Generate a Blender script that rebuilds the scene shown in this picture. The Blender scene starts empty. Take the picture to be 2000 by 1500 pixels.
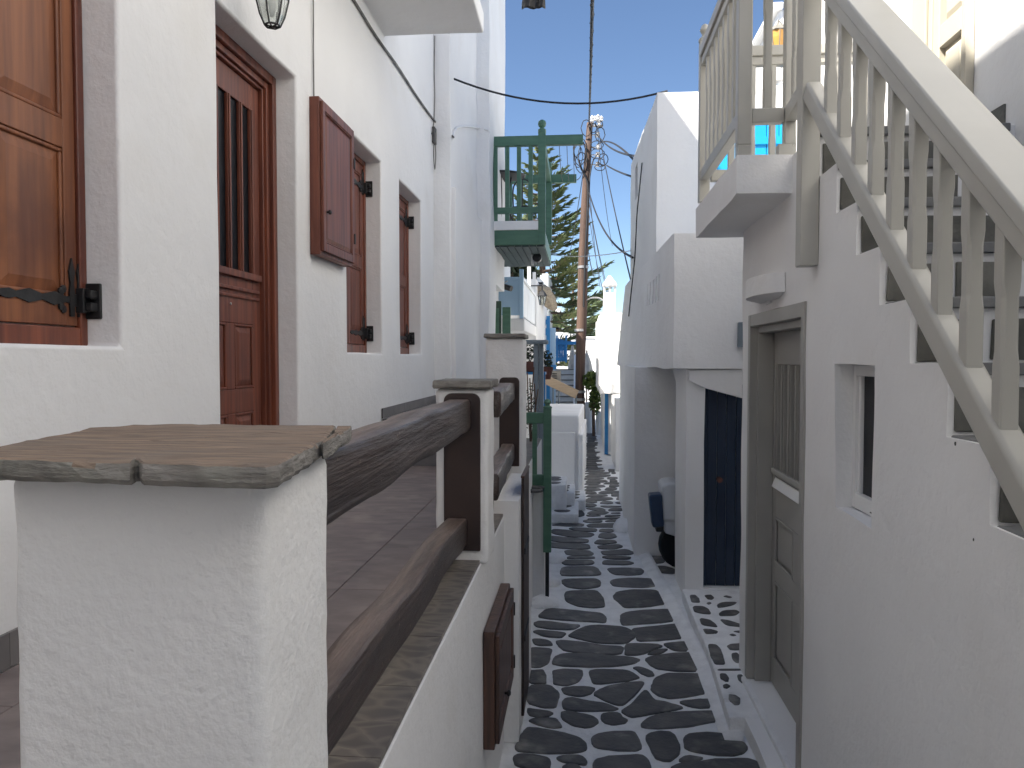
import bpy, bmesh, math, random
from mathutils import Vector, Matrix, noise
import numpy as np

S = bpy.context.scene
C = S.collection
random.seed(7)

# ------------------------------------------------------------------ camera, sky, sun, exposure
FPX = 1500.0                      # focal length in pixels of a 2000 px wide frame (27 mm)
EYE = 1.9                         # eye height over the alley
PITCH = math.atan(50 / FPX)
YAW = math.atan(135 / FPX * math.cos(PITCH))
FWD = Vector((-math.sin(YAW) * math.cos(PITCH), math.cos(YAW) * math.cos(PITCH), -math.sin(PITCH)))
RGT = Vector((math.cos(YAW), math.sin(YAW), 0))
UPV = RGT.cross(FWD)
cam = bpy.data.cameras.new('camera')
cam.sensor_width = 36
cam.lens = 27
cam.clip_start = 0.05
cam.clip_end = 2000
cam_o = bpy.data.objects.new('camera', cam)
C.objects.link(cam_o)
cam_o.matrix_world = Matrix(((RGT.x, UPV.x, -FWD.x, 0), (RGT.y, UPV.y, -FWD.y, 0), (RGT.z, UPV.z, -FWD.z, EYE), (0, 0, 0, 1)))
S.camera = cam_o

SUN = Vector((-1.0, -0.62, 1.43)).normalized()      # towards the sun
wd = bpy.data.worlds.new('World')
S.world = wd
wd.use_nodes = True
nt = wd.node_tree
nt.nodes.clear()
sky = nt.nodes.new('ShaderNodeTexSky')
sky.sky_type = 'NISHITA'
sky.sun_disc = False
sky.sun_elevation = math.asin(SUN.z)
sky.sun_rotation = math.atan2(SUN.x, SUN.y)
sky.altitude = 1600
sky.air_density = 1.0
sky.dust_density = 0.05
sky.ozone_density = 3.0
bg = nt.nodes.new('ShaderNodeBackground')
bg.inputs['Strength'].default_value = 0.064
wo = nt.nodes.new('ShaderNodeOutputWorld')
nt.links.new(sky.outputs[0], bg.inputs[0])
nt.links.new(bg.outputs[0], wo.inputs[0])
sl = bpy.data.lights.new('sun', 'SUN')
sl.energy = 5.0
sl.angle = math.radians(0.55)
sl.color = (1.0, 0.95, 0.87)
slo = bpy.data.objects.new('sun', sl)
C.objects.link(slo)
slo.rotation_euler = SUN.to_track_quat('Z', 'Y').to_euler()
slo.location = SUN * 40
S.view_settings.view_transform = 'Standard'
S.view_settings.look = 'None'
S.view_settings.gamma = 1
S.view_settings.use_curve_mapping = False
S.view_settings.exposure = 1.52
S.render.engine = 'CYCLES'
S.cycles.max_bounces = 10
S.cycles.diffuse_bounces = 7
S.cycles.use_denoising = True

# ------------------------------------------------------------------ measuring helpers: where a sight line meets a real plane
def ray(px, py):
    return FWD + RGT * ((px - 1000) / FPX) + UPV * ((750 - py) / FPX)
def ONX(px, py, X):
    d = ray(px, py); t = X / d.x
    return Vector((X, d.y * t, EYE + d.z * t))
def ONY(px, py, Y):
    d = ray(px, py); t = Y / d.y
    return Vector((d.x * t, Y, EYE + d.z * t))
def ONZ(px, py, Z):
    d = ray(px, py); t = (Z - EYE) / d.z
    return Vector((d.x * t, d.y * t, Z))

# ------------------------------------------------------------------ materials
def mat(name, col, col2=None, rough=.7, stretch=(1, 1, 1), ns=5, detail=4, contrast=(.35, .65), bump=(), rnd=0, coat=0, spec=.5,
        top=None, metal=0, coords='pos', col3=None, ns3=2, p3=(.52, .72)):
    m = bpy.data.materials.new(name)
    m.use_nodes = True
    n = m.node_tree.nodes; L = m.node_tree.links
    b = n['Principled BSDF']
    b.inputs['Roughness'].default_value = rough
    b.inputs['Coat Weight'].default_value = coat
    b.inputs['Coat Roughness'].default_value = .15
    b.inputs['Specular IOR Level'].default_value = spec
    b.inputs['Metallic'].default_value = metal
    g = n.new('ShaderNodeNewGeometry')
    src = g.outputs['Position']
    if coords == 'obj':
        tc = n.new('ShaderNodeTexCoord')
        src = tc.outputs['Object']
    oi = n.new('ShaderNodeObjectInfo')
    if rnd:
        ad = n.new('ShaderNodeVectorMath'); ad.operation = 'MULTIPLY_ADD'
        L.new(oi.outputs['Random'], ad.inputs[0]); ad.inputs[1].default_value = (37, 53, 71)
        L.new(src, ad.inputs[2]); src = ad.outputs[0]
    mp = n.new('ShaderNodeMapping')
    mp.inputs['Scale'].default_value = stretch
    L.new(src, mp.inputs['Vector'])
    cur = None
    if col2:
        t = n.new('ShaderNodeTexNoise'); t.inputs['Scale'].default_value = ns; t.inputs['Detail'].default_value = detail
        L.new(mp.outputs[0], t.inputs['Vector'])
        r = n.new('ShaderNodeValToRGB')
        r.color_ramp.elements[0].position = contrast[0]; r.color_ramp.elements[1].position = contrast[1]
        r.color_ramp.elements[0].color = (*col, 1); r.color_ramp.elements[1].color = (*col2, 1)
        L.new(t.outputs['Fac'], r.inputs[0]); cur = r.outputs[0]
    else:
        rgb = n.new('ShaderNodeRGB'); rgb.outputs[0].default_value = (*col, 1); cur = rgb.outputs[0]
    if col3:
        t = n.new('ShaderNodeTexNoise'); t.inputs['Scale'].default_value = ns3; t.inputs['Detail'].default_value = 6
        L.new(src, t.inputs['Vector'])
        r = n.new('ShaderNodeValToRGB'); r.color_ramp.elements[0].position = p3[0]; r.color_ramp.elements[1].position = p3[1]
        L.new(t.outputs['Fac'], r.inputs[0])
        mx = n.new('ShaderNodeMix'); mx.data_type = 'RGBA'
        L.new(r.outputs[0], mx.inputs[0]); L.new(cur, mx.inputs[6]); mx.inputs[7].default_value = (*col3, 1)
        cur = mx.outputs[2]
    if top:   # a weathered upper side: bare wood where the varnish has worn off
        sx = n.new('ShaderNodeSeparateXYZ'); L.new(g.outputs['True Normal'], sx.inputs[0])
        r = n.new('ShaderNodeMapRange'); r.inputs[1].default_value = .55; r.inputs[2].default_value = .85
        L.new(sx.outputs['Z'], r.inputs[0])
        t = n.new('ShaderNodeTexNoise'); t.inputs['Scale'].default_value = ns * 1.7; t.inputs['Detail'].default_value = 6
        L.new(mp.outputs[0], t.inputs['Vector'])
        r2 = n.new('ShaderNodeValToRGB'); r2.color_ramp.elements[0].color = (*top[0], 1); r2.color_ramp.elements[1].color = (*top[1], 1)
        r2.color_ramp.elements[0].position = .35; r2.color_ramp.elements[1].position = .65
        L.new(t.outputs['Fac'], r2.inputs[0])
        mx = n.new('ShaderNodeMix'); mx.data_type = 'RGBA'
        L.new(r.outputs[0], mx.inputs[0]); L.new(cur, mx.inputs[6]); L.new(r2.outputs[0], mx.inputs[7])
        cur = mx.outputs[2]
    if rnd:
        hs = n.new('ShaderNodeHueSaturation')
        mr = n.new('ShaderNodeMapRange'); mr.inputs[3].default_value = 1 - rnd; mr.inputs[4].default_value = 1 + rnd
        L.new(oi.outputs['Random'], mr.inputs[0]); L.new(mr.outputs[0], hs.inputs['Value']); L.new(cur, hs.inputs['Color'])
        cur = hs.outputs[0]
    L.new(cur, b.inputs['Base Color'])
    last = None
    for (sc, st, di) in bump:
        t = n.new('ShaderNodeTexNoise'); t.inputs['Scale'].default_value = sc; t.inputs['Detail'].default_value = 5
        L.new(mp.outputs[0], t.inputs['Vector'])
        bp = n.new('ShaderNodeBump'); bp.inputs['Strength'].default_value = st; bp.inputs['Distance'].default_value = di
        L.new(t.outputs['Fac'], bp.inputs['Height'])
        if last: L.new(last, bp.inputs['Normal'])
        last = bp.outputs[0]
    if last: L.new(last, b.inputs['Normal'])
    return m

M = {}
M['plaster'] = mat('plaster', (.85, .845, .835), (.79, .785, .78), .92, ns=.9, bump=[(1.4, .5, .04), (7, .35, .012), (24, .5, .007), (90, .45, .003)], spec=.2, col3=(.755, .74, .715), ns3=1.7, p3=(.56, .8))
M['plaster_rough'] = mat('plaster_rough', (.84, .83, .815), (.775, .77, .76), .93, ns=1.4, col3=(.73, .715, .69), ns3=5, p3=(.58, .8), bump=[(3, .5, .03), (26, .42, .008), (75, .6, .005), (240, .35, .0015)], spec=.2)
M['plaster_far'] = mat('plaster_far', (.80, .79, .77), (.75, .745, .73), .92, ns=.7, bump=[(2, .3, .03), (25, .2, .006)], spec=.2)
M['limewash'] = mat('limewash', (.87, .87, .865), (.74, .74, .735), .8, ns=9, detail=10, contrast=(.42, .75), bump=[(9, .6, .025), (45, .8, .012), (160, .5, .004)], col3=(.55, .54, .52), ns3=7, p3=(.66, .84))
M['stone'] = mat('stone', (.058, .060, .062), (.100, .095, .092), .6, ns=8, detail=10, bump=[(10, .6, .02), (50, .6, .006), (220, .4, .002)], rnd=.35, col3=(.26, .25, .225), ns3=6.5, p3=(.56, .78))
M['stone_step'] = mat('stone_step', (.10, .098, .085), (.16, .155, .135), .75, ns=8, detail=8, bump=[(18, .5, .01), (80, .5, .004)], rnd=.2, col3=(.07, .072, .07), ns3=6)
M['stone_nose'] = mat('stone_nose', (.14, .145, .15), (.19, .19, .185), .7, ns=9, detail=6, bump=[(40, .4, .004)], rnd=.15)
M['capstone'] = mat('capstone', (.35, .25, .175), (.105, .080, .065), .8, stretch=(3, 20, 10), ns=3.4, detail=10, contrast=(.22, .78), bump=[(3, .9, .012), (9, .7, .006), (40, .35, .002)], col3=(.20, .165, .135), ns3=5)
M['cap_edge'] = mat('cap_edge', (.27, .25, .225), (.15, .138, .122), .85, stretch=(3, 3, 14), ns=4, detail=9, bump=[(4, .9, .012), (14, .7, .006), (60, .5, .003)], col3=(.34, .33, .285), ns3=11)
M['slate'] = mat('slate', (.22, .21, .19), (.15, .145, .13), .8, ns=9, bump=[(30, .5, .006)])
M['wood_red'] = mat('wood_red', (.205, .060, .032), (.100, .028, .018), .5, stretch=(16, 16, .9), ns=2.2, detail=7, bump=[(4, .2, .004), (14, .2, .002)], coat=.04)
M['wood_orange'] = mat('wood_orange', (.29, .105, .040), (.12, .038, .018), .5, stretch=(13, 13, .8), ns=2.0, detail=8, contrast=(.33, .7), bump=[(4, .2, .004)], coat=.04, col3=(.10, .030, .015), ns3=2.4)
M['wood_frame'] = mat('wood_frame', (.22, .062, .030), (.10, .026, .015), .45, stretch=(14, 14, .8), ns=2.0, detail=7, bump=[(4, .15, .004)], coat=.2)
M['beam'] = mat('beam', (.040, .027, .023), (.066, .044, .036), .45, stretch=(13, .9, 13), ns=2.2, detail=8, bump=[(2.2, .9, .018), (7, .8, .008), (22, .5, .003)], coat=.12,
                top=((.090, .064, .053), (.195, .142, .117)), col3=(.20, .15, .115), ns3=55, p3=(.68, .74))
M['timber_dark'] = mat('timber_dark', (.030, .018, .016), (.044, .026, .022), .55, ns=6, bump=[(20, .2, .004)])
M['hatch_wood'] = mat('hatch_wood', (.105, .050, .032), (.045, .022, .016), .5, stretch=(14, 14, .9), ns=2.4, detail=8, bump=[(4, .3, .005)], coat=.15)
M['iron'] = mat('iron', (.010, .010, .011), (.018, .018, .019), .5, ns=30, bump=[(60, .3, .002)])
M['glass_dark'] = mat('glass_dark', (.012, .013, .016), rough=.3, spec=.10)
M['interior'] = mat('interior', (.03, .032, .036), (.05, .05, .055), .6, stretch=(30, 30, 1), ns=2)
M['paint_grey'] = mat('paint_grey', (.47, .455, .405), (.43, .415, .37), .42, ns=3, bump=[(45, .1, .002)], coat=.1)
M['paint_cream'] = mat('paint_cream', (.50, .46, .37), (.47, .43, .345), .5, ns=3)
M['paint_door_grey'] = mat('paint_door_grey', (.37, .36, .33), (.335, .325, .30), .5, ns=3, bump=[(45, .1, .002)])
M['paint_white'] = mat('paint_white', (.78, .78, .77), (.74, .74, .73), .5, ns=4)
M['paint_green'] = mat('paint_green', (.075, .175, .115), (.058, .145, .095), .5, ns=4, stretch=(1, 1, 6))
M['paint_green_dark'] = mat('paint_green_dark', (.030, .075, .050), (.024, .06, .04), .5, ns=4)
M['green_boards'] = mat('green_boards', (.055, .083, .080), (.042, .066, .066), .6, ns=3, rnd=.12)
M['paint_bluegrey'] = mat('paint_bluegrey', (.20, .24, .27), (.17, .21, .24), .5, ns=5)
M['paint_blue'] = mat('paint_blue', (.022, .215, .50), (.018, .18, .44), .5, ns=4)
M['paint_cyan'] = mat('paint_cyan', (.012, .40, .80), (.010, .37, .76), .45, ns=4)
M['paint_navy'] = mat('paint_navy', (.008, .022, .05), (.006, .016, .04), .5, ns=4)
M['paint_sky'] = mat('paint_sky', (.36, .52, .68), (.33, .49, .65), .55, ns=3)
M['tile'] = mat('tile', (.27, .215, .195), (.175, .142, .135), .55, stretch=(1.6, 3.2, 1), ns=4.5, detail=9, contrast=(.3, .7), bump=[(9, .3, .003), (40, .2, .001)], rnd=.06, col3=(.32, .26, .23), ns3=7)
M['tile_far'] = mat('tile_far', (.20, .185, .18), (.15, .14, .14), .6, ns=6, detail=8, rnd=.08)
M['pole_wood'] = mat('pole_wood', (.125, .074, .052), (.058, .038, .030), .85, stretch=(12, 12, .5), ns=2.4, detail=8, contrast=(.3, .7), bump=[(3, .5, .01)])
M['cable'] = mat('cable', (.012, .012, .014), rough=.6)
M['cable_grey'] = mat('cable_grey', (.23, .225, .21), (.09, .088, .085), .8, ns=6)
M['wire_white'] = mat('wire_white', (.7, .7, .7), rough=.6)
M['porcelain'] = mat('porcelain', (.72, .71, .70), (.5, .48, .46), .3, ns=20)
M['bark'] = mat('bark', (.15, .095, .065), (.09, .06, .045), .9, ns=8, bump=[(20, .5, .02)])
M['needles'] = mat('needles', (.062, .095, .045), (.12, .138, .055), .7, ns=1.3, detail=3, contrast=(.35, .65), spec=.3, col3=(.055, .085, .055), ns3=.7)
M['leaves'] = mat('leaves', (.07, .12, .03), (.15, .19, .04), .6, ns=6, spec=.3)
M['leaves_dark'] = mat('leaves_dark', (.020, .035, .020), (.045, .06, .035), .6, ns=9, spec=.3)
M['terracotta'] = mat('terracotta', (.15, .058, .042), (.11, .042, .032), .75, ns=6)
M['steel'] = mat('steel', (.45, .45, .45), (.38, .38, .38), .4, ns=8, metal=.6)
M['ac'] = mat('ac', (.33, .31, .27), (.28, .265, .235), .6, ns=5)
M['tan'] = mat('tan', (.50, .385, .27), (.44, .335, .23), .7, ns=6, stretch=(1, 1, 8))
M['canvas'] = mat('canvas', (.52, .48, .42), (.40, .37, .33), .9, ns=8)
M['thatch'] = mat('thatch', (.42, .35, .26), (.22, .18, .13), .95, stretch=(5, 5, 20), ns=3, bump=[(10, .8, .03)])
M['rubber'] = mat('rubber', (.012, .012, .012), rough=.8)
M['black_plastic'] = mat('black_plastic', (.015, .015, .016), rough=.45)
M['scooter_white'] = mat('scooter_white', (.62, .64, .66), rough=.3, coat=.4)
M['scooter_blue'] = mat('scooter_blue', (.010, .030, .075), rough=.4)
M['amber'] = mat('amber', (.55, .30, .07), (.45, .23, .05), .35, ns=12)
M['hill'] = mat('hill', (.22, .27, .32), (.26, .30, .33), .95, ns=.02)
M['ground'] = mat('ground', (.34, .32, .28), (.28, .26, .23), .95, ns=.2)

def clear_glass():
    m = bpy.data.materials.new('lamp_glass'); m.use_nodes = True
    n = m.node_tree.nodes; L = m.node_tree.links
    b = n['Principled BSDF']
    b.inputs['Base Color'].default_value = (.80, .84, .80, 1); b.inputs['Roughness'].default_value = .12
    b.inputs['Transmission Weight'].default_value = .75; b.inputs['IOR'].default_value = 1.2
    return m
M['lamp_glass'] = clear_glass()

def pebble_print():   # border tiles printed with a pebble pattern
    m = mat('pebble_tile', (.2, .2, .2), rough=.5)
    n = m.node_tree.nodes; L = m.node_tree.links; b = n['Principled BSDF']
    g = n.new('ShaderNodeNewGeometry')
    mp = n.new('ShaderNodeMapping'); mp.inputs['Scale'].default_value = (1, 1.75, 0); L.new(g.outputs['Position'], mp.inputs[0])
    wz = n.new('ShaderNodeTexNoise'); wz.inputs['Scale'].default_value = 6
    L.new(mp.outputs[0], wz.inputs['Vector'])
    ad = n.new('ShaderNodeVectorMath'); ad.operation = 'MULTIPLY_ADD'; ad.inputs[1].default_value = (.12, .12, 0)
    L.new(wz.outputs['Color'], ad.inputs[0]); L.new(mp.outputs[0], ad.inputs[2])
    v = n.new('ShaderNodeTexVoronoi'); v.feature = 'DISTANCE_TO_EDGE'; v.inputs['Scale'].default_value = 13
    v2 = n.new('ShaderNodeTexVoronoi'); v2.inputs['Scale'].default_value = 13
    L.new(ad.outputs[0], v.inputs['Vector']); L.new(ad.outputs[0], v2.inputs['Vector'])
    r = n.new('ShaderNodeValToRGB'); r.color_ramp.elements[0].position = .06; r.color_ramp.elements[1].position = .22
    r.color_ramp.elements[0].color = (.195, .178, .158, 1); r.color_ramp.elements[1].color = (.135, .12, .115, 1)
    L.new(v.outputs['Distance'], r.inputs[0])
    mx = n.new('ShaderNodeMix'); mx.data_type = 'RGBA'; mx.blend_type = 'MULTIPLY'; mx.inputs[0].default_value = .55
    cr = n.new('ShaderNodeValToRGB'); cr.color_ramp.elements[0].color = (.65, .62, .62, 1); cr.color_ramp.elements[1].color = (1.25, 1.2, 1.1, 1)
    sp = n.new('ShaderNodeSeparateColor'); L.new(v2.outputs['Color'], sp.inputs[0]); L.new(sp.outputs[0], cr.inputs[0])
    L.new(r.outputs[0], mx.inputs[6]); L.new(cr.outputs[0], mx.inputs[7])
    L.new(mx.outputs[2], b.inputs['Base Color'])
    return m
M['pebble_tile'] = pebble_print()

# ------------------------------------------------------------------ mesh building
W = {}     # world origin of every object

class MB:
    def __init__(s, xf=None):
        s.v = []; s.f = []; s.xf = xf
    def add(s, vs, fs):
        o = len(s.v)
        for p in vs:
            p = Vector(p)
            s.v.append(s.xf(p) if s.xf else p)
        s.f += [tuple(i + o for i in f) for f in fs]
        return s
    def box(s, a, b):
        (x0, y0, z0), (x1, y1, z1) = a, b
        return s.add([(x0, y0, z0), (x1, y0, z0), (x1, y1, z0), (x0, y1, z0), (x0, y0, z1), (x1, y0, z1), (x1, y1, z1), (x0, y1, z1)],
                     [(3, 2, 1, 0), (4, 5, 6, 7), (0, 1, 5, 4), (1, 2, 6, 5), (2, 3, 7, 6), (3, 0, 4, 7)])
    def prism(s, poly, d):          # closed polygon of 3-d points pushed along d
        n = len(poly); d = Vector(d)
        vs = [Vector(p) for p in poly] + [Vector(p) + d for p in poly]
        return s.add(vs, [tuple(range(n - 1, -1, -1)), tuple(range(n, 2 * n))] + [(i, (i + 1) % n, n + (i + 1) % n, n + i) for i in range(n)])
    def loft(s, rings, cap=True):
        n = len(rings[0]); o = []
        for r in rings: o += list(r)
        fs = []
        for k in range(len(rings) - 1):
            for i in range(n):
                fs.append((k * n + i, k * n + (i + 1) % n, (k + 1) * n + (i + 1) % n, (k + 1) * n + i))
        if cap:
            fs.append(tuple(range(n - 1, -1, -1))); fs.append(tuple((len(rings) - 1) * n + i for i in range(n)))
        return s.add(o, fs)
    def tube(s, pts, r, n=8):
        pts = [Vector(p) for p in pts]; rings = []
        for i, p in enumerate(pts):
            t = (pts[min(i + 1, len(pts) - 1)] - pts[max(i - 1, 0)]).normalized()
            a = t.orthogonal().normalized() if i == 0 else (pa - t * pa.dot(t)).normalized()
            pa = a; b = t.cross(a)
            rr = r[i] if isinstance(r, (list, tuple)) else r
            rings.append([p + a * math.cos(q) * rr + b * math.sin(q) * rr for q in [2 * math.pi * k / n for k in range(n)]])
        return s.loft(rings)
    def lathe(s, c, prof, n=14, axis='z'):
        c = Vector(c); rings = []
        for (r, h) in prof:
            ring = []
            for k in range(n):
                q = 2 * math.pi * k / n
                u, w = math.cos(q) * r, math.sin(q) * r
                ring.append(c + (Vector((u, w, h)) if axis == 'z' else Vector((h, u, w)) if axis == 'x' else Vector((u, h, w))))
            rings.append(ring)
        return s.loft(rings)
    def bar(s, p, q, w, h):         # a straight squared bar from p to q, h measured upwards
        p, q = Vector(p), Vector(q); t = (q - p).normalized()
        side = t.cross(Vector((0, 0, 1)))
        side = side.normalized() if side.length > 1e-4 else Vector((1, 0, 0))
        u = side.cross(t).normalized()
        R = lambda c: [c + side * w / 2 + u * h / 2, c - side * w / 2 + u * h / 2, c - side * w / 2 - u * h / 2, c + side * w / 2 - u * h / 2]
        return s.loft([R(p), R(q)])
    def build(s, name, m, parent=None, bevel=0, seg=2, smooth=None, label=None, cat=None, group=None, kind=None, wob=0, wsc=3, warp=None):
        bm = bmesh.new()
        vs = [bm.verts.new(p) for p in s.v]
        for f in s.f:
            try: bm.faces.new([vs[i] for i in f])
            except ValueError: pass
        bmesh.ops.recalc_face_normals(bm, faces=bm.faces[:])
        return finish(bm, name, m, parent, bevel, seg, smooth, label, cat, group, kind, wob, wsc, warp)

def finish(bm, name, m, parent=None, bevel=0, seg=2, smooth=None, label=None, cat=None, group=None, kind=None, wob=0, wsc=3, warp=None):
    if bevel:
        es = [e for e in bm.edges if len(e.link_faces) == 2 and e.calc_face_angle(0) > .5]
        bmesh.ops.bevel(bm, geom=es, offset=bevel, segments=seg, profile=.5, affect='EDGES', clamp_overlap=True)
    if warp:
        for v in bm.verts: v.co = warp(v.co.copy())
    if wob:
        for v in bm.verts: v.co += noise.noise_vector(v.co * wsc) * wob
    xs = [v.co for v in bm.verts]
    org = Vector((sum((max(c[i] for c in xs) + min(c[i] for c in xs)) / 2 if i == k else 0 for i in range(2)) for k in range(2))) if False else \
        Vector(((max(c.x for c in xs) + min(c.x for c in xs)) / 2, (max(c.y for c in xs) + min(c.y for c in xs)) / 2, min(c.z for c in xs)))
    for v in bm.verts: v.co -= org
    me = bpy.data.meshes.new(name)
    bm.to_mesh(me); bm.free()
    for mm in (m if isinstance(m, (list, tuple)) else [m]):
        me.materials.append(M[mm] if isinstance(mm, str) else mm)
    if smooth is None: smooth = bool(bevel)
    if smooth:
        me.polygons.foreach_set('use_smooth', [True] * len(me.polygons))
    o = bpy.data.objects.new(name, me)
    if smooth and bevel:
        w = o.modifiers.new('normals', 'WEIGHTED_NORMAL'); w.keep_sharp = True
    C.objects.link(o)
    attach(o, org, parent)
    tag(o, label, cat, group, kind)
    return o

def attach(o, org, parent):
    W[o.name] = Vector(org)
    o.parent = parent
    o.location = Vector(org) - (W[parent.name] if parent else Vector())

def tag(o, label=None, cat=None, group=None, kind=None):
    if label: o['label'] = label
    if cat: o['category'] = cat
    if group: o['group'] = group
    if kind: o['kind'] = kind
    return o

def thing(name, loc, label, cat, group=None):
    o = bpy.data.objects.new(name, None)
    o.empty_display_size = .1
    C.objects.link(o)
    attach(o, loc, None)
    return tag(o, label, cat, group)

def instance(o, org, parent, rotz=0):
    c = o.copy(); C.objects.link(c); attach(c, org, parent)
    c.rotation_euler = (0, 0, rotz)
    return c

def blocks(solids, voids=(), cell=None):
    """union of boxes minus boxes as one closed mesh; boxes are ((x0,y0,z0),(x1,y1,z1))"""
    ax = []
    for k in range(3):
        c = sorted({round(b[i][k], 4) for b in list(solids) + list(voids) for i in (0, 1)})
        lo = min(b[0][k] for b in solids); hi = max(b[1][k] for b in solids)
        c = [q for q in c if lo - 1e-4 <= q <= hi + 1e-4]
        if cell:
            cc = [c[0]]
            for a, b in zip(c, c[1:]):
                n = max(1, int(math.ceil((b - a) / cell)))
                cc += [a + (b - a) * (i + 1) / n for i in range(n)]
            c = cc
        ax.append(np.array(c))
    mid = [(a[1:] + a[:-1]) / 2 for a in ax]
    occ = np.zeros([len(m) for m in mid], bool)
    def sel(b): return np.ix_(*[(mid[k] > b[0][k]) & (mid[k] < b[1][k]) for k in range(3)])
    for b in solids: occ[sel(b)] = True
    for b in voids: occ[sel(b)] = False
    pad = np.pad(occ, 1)
    bm = bmesh.new(); vd = {}
    def V(i, j, k):
        q = (i, j, k)
        if q not in vd: vd[q] = bm.verts.new((ax[0][i], ax[1][j], ax[2][k]))
        return vd[q]
    quads = {0: [(0, 0, 0), (0, 1, 0), (0, 1, 1), (0, 0, 1)], 1: [(0, 0, 0), (0, 0, 1), (1, 0, 1), (1, 0, 0)], 2: [(0, 0, 0), (1, 0, 0), (1, 1, 0), (0, 1, 0)]}
    for k in range(3):
        for sgn in (-1, 1):
            nb = np.roll(pad, -sgn, axis=k)[1:-1, 1:-1, 1:-1]
            for (i, j, l) in np.argwhere(occ & ~nb):
                off = [0, 0, 0]; off[k] = 1 if sgn > 0 else 0
                q = [V(i + a + off[0], j + b + off[1], l + c + off[2]) for (a, b, c) in quads[k]]
                try: bm.faces.new(q if sgn > 0 else q[::-1])
                except ValueError: pass
    bmesh.ops.recalc_face_normals(bm, faces=bm.faces[:])
    return bm

def chaikin(p, it=1):
    for _ in range(it):
        q = []
        for i in range(len(p)):
            a, b = p[i], p[(i + 1) % len(p)]
            q += [a * .83 + b * .17, a * .17 + b * .83]
        p = q
    return p

def slab_poly(mb, pts, z0, z1, inset=.006, drop=.004):
    """a flat stone: outline pts (x,y), domed rim"""
    c = Vector((sum(p[0] for p in pts) / len(pts), sum(p[1] for p in pts) / len(pts), 0))
    r0 = [Vector((p[0], p[1], z0)) for p in pts]
    r1 = [Vector((p[0], p[1], z1 - drop)) for p in pts]
    def ins(p):
        v = Vector((p[0], p[1], 0)); d = c - v
        return v + d * min(.3, inset / max(d.length, 1e-4))
    r2 = [Vector((ins(p).x, ins(p).y, z1)) for p in pts]
    mb.loft([r0, r1, r2])

def catenary(p, q, sag, n=16):
    p, q = Vector(p), Vector(q)
    return [p.lerp(q, i / n) - Vector((0, 0, sag * 4 * (i / n) * (1 - i / n))) for i in range(n + 1)]

# frames: (u along the wall, v up, w outwards) -> world
def face_px(X): return lambda p: Vector((X + p.z, p.x, p.y))        # wall looking towards +x, u = y
def face_nx(X): return lambda p: Vector((X - p.z, p.x, p.y))        # wall looking towards -x, u = y
def face_ny(Y): return lambda p: Vector((p.x, Y - p.z, p.y))        # wall looking towards -y, u = x

def raised_panel(xf, u0, u1, v0, v1, w, m, parent, name='panel', edge=.035, rise=.012):
    mb = MB(xf)
    e = min(edge, (u1 - u0) * .3)
    R = lambda i, ww: [Vector((u0 + i, v0 + i, ww)), Vector((u1 - i, v0 + i, ww)), Vector((u1 - i, v1 - i, ww)), Vector((u0 + i, v1 - i, ww))]
    mb.loft([R(0, w - .006), R(0, w), R(e * .15, w + .001), R(e, w + rise), R(e + .004, w + rise)])
    return mb.build(name, m, parent)

def sticking(xf, u0, u1, v0, v1, w, m, parent, t=.012, name='moulding'):
    """moulding round a panel opening"""
    mb = MB(xf)
    for (a, b) in (((u0, v0), (u1, v0 + t)), ((u0, v1 - t), (u1, v1)), ((u0, v0 + t), (u0 + t, v1 - t)), ((u1 - t, v0 + t), (u1, v1 - t))):
        mb.box((a[0], a[1], w - .012), (b[0], b[1], w))
    return mb.build(name, m, parent, bevel=.003, seg=1)

# ================================================================== GROUND
def terrain():
    mb = MB()
    mb.add([(-400, -60, -.55), (400, -60, -.55), (400, 900, -.55), (-400, 900, -.55)], [(0, 1, 2, 3)])
    mb.build('ground', 'ground', label='pale dry ground under and beyond the village houses', kind='structure')
    hb = MB()
    rng = random.Random(3)
    n = 60
    top = [(-500 + 1000 * i / n, 12 + 14 * noise.noise(Vector((i * .17, 2.2, 0))) + 9 * math.sin(i * .11 + .6)) for i in range(n + 1)]
    vs = []; fs = []
    for j, (dy, f) in enumerate(((0, 0), (40, .55), (90, .9), (150, 1.0), (260, 0))):
        for (x, h) in top: vs.append((x, 500 + dy + rng.uniform(-4, 4), -1 + max(4, h) * 1.35 * f))
    for j in range(4):
        for i in range(n): fs.append((j * (n + 1) + i, j * (n + 1) + i + 1, (j + 1) * (n + 1) + i + 1, (j + 1) * (n + 1) + i))
    hb.add(vs, fs).build('hills', 'hill', smooth=True, label='low bare hazy hills behind the village', kind='structure')
terrain()

def alley():
    mb = MB()
    # white limewashed bed of the lane, a sheet of small cells so that it is not dead flat
    nx, ny = 90, 500
    vs = []; fs = []
    for j in range(ny + 1):
        y = -6 + 44 * j / ny
        for i in range(nx + 1):
            x = -3 + 6 * i / nx
            vs.append((x, y, -.003 + .003 * noise.noise(Vector((x * 3, y * 3, 0))) + .002 * noise.noise(Vector((x * 11, y * 11, 4)))))
    for j in range(ny):
        for i in range(nx):
            a = j * (nx + 1) + i
            fs.append((a, a + 1, a + nx + 2, a + nx + 1))
    return mb.add(vs, fs).build('alley', 'limewash', smooth=True, label='narrow lane paved with dark stones in white painted joints', kind='structure')
ALLEY = alley()

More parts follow.
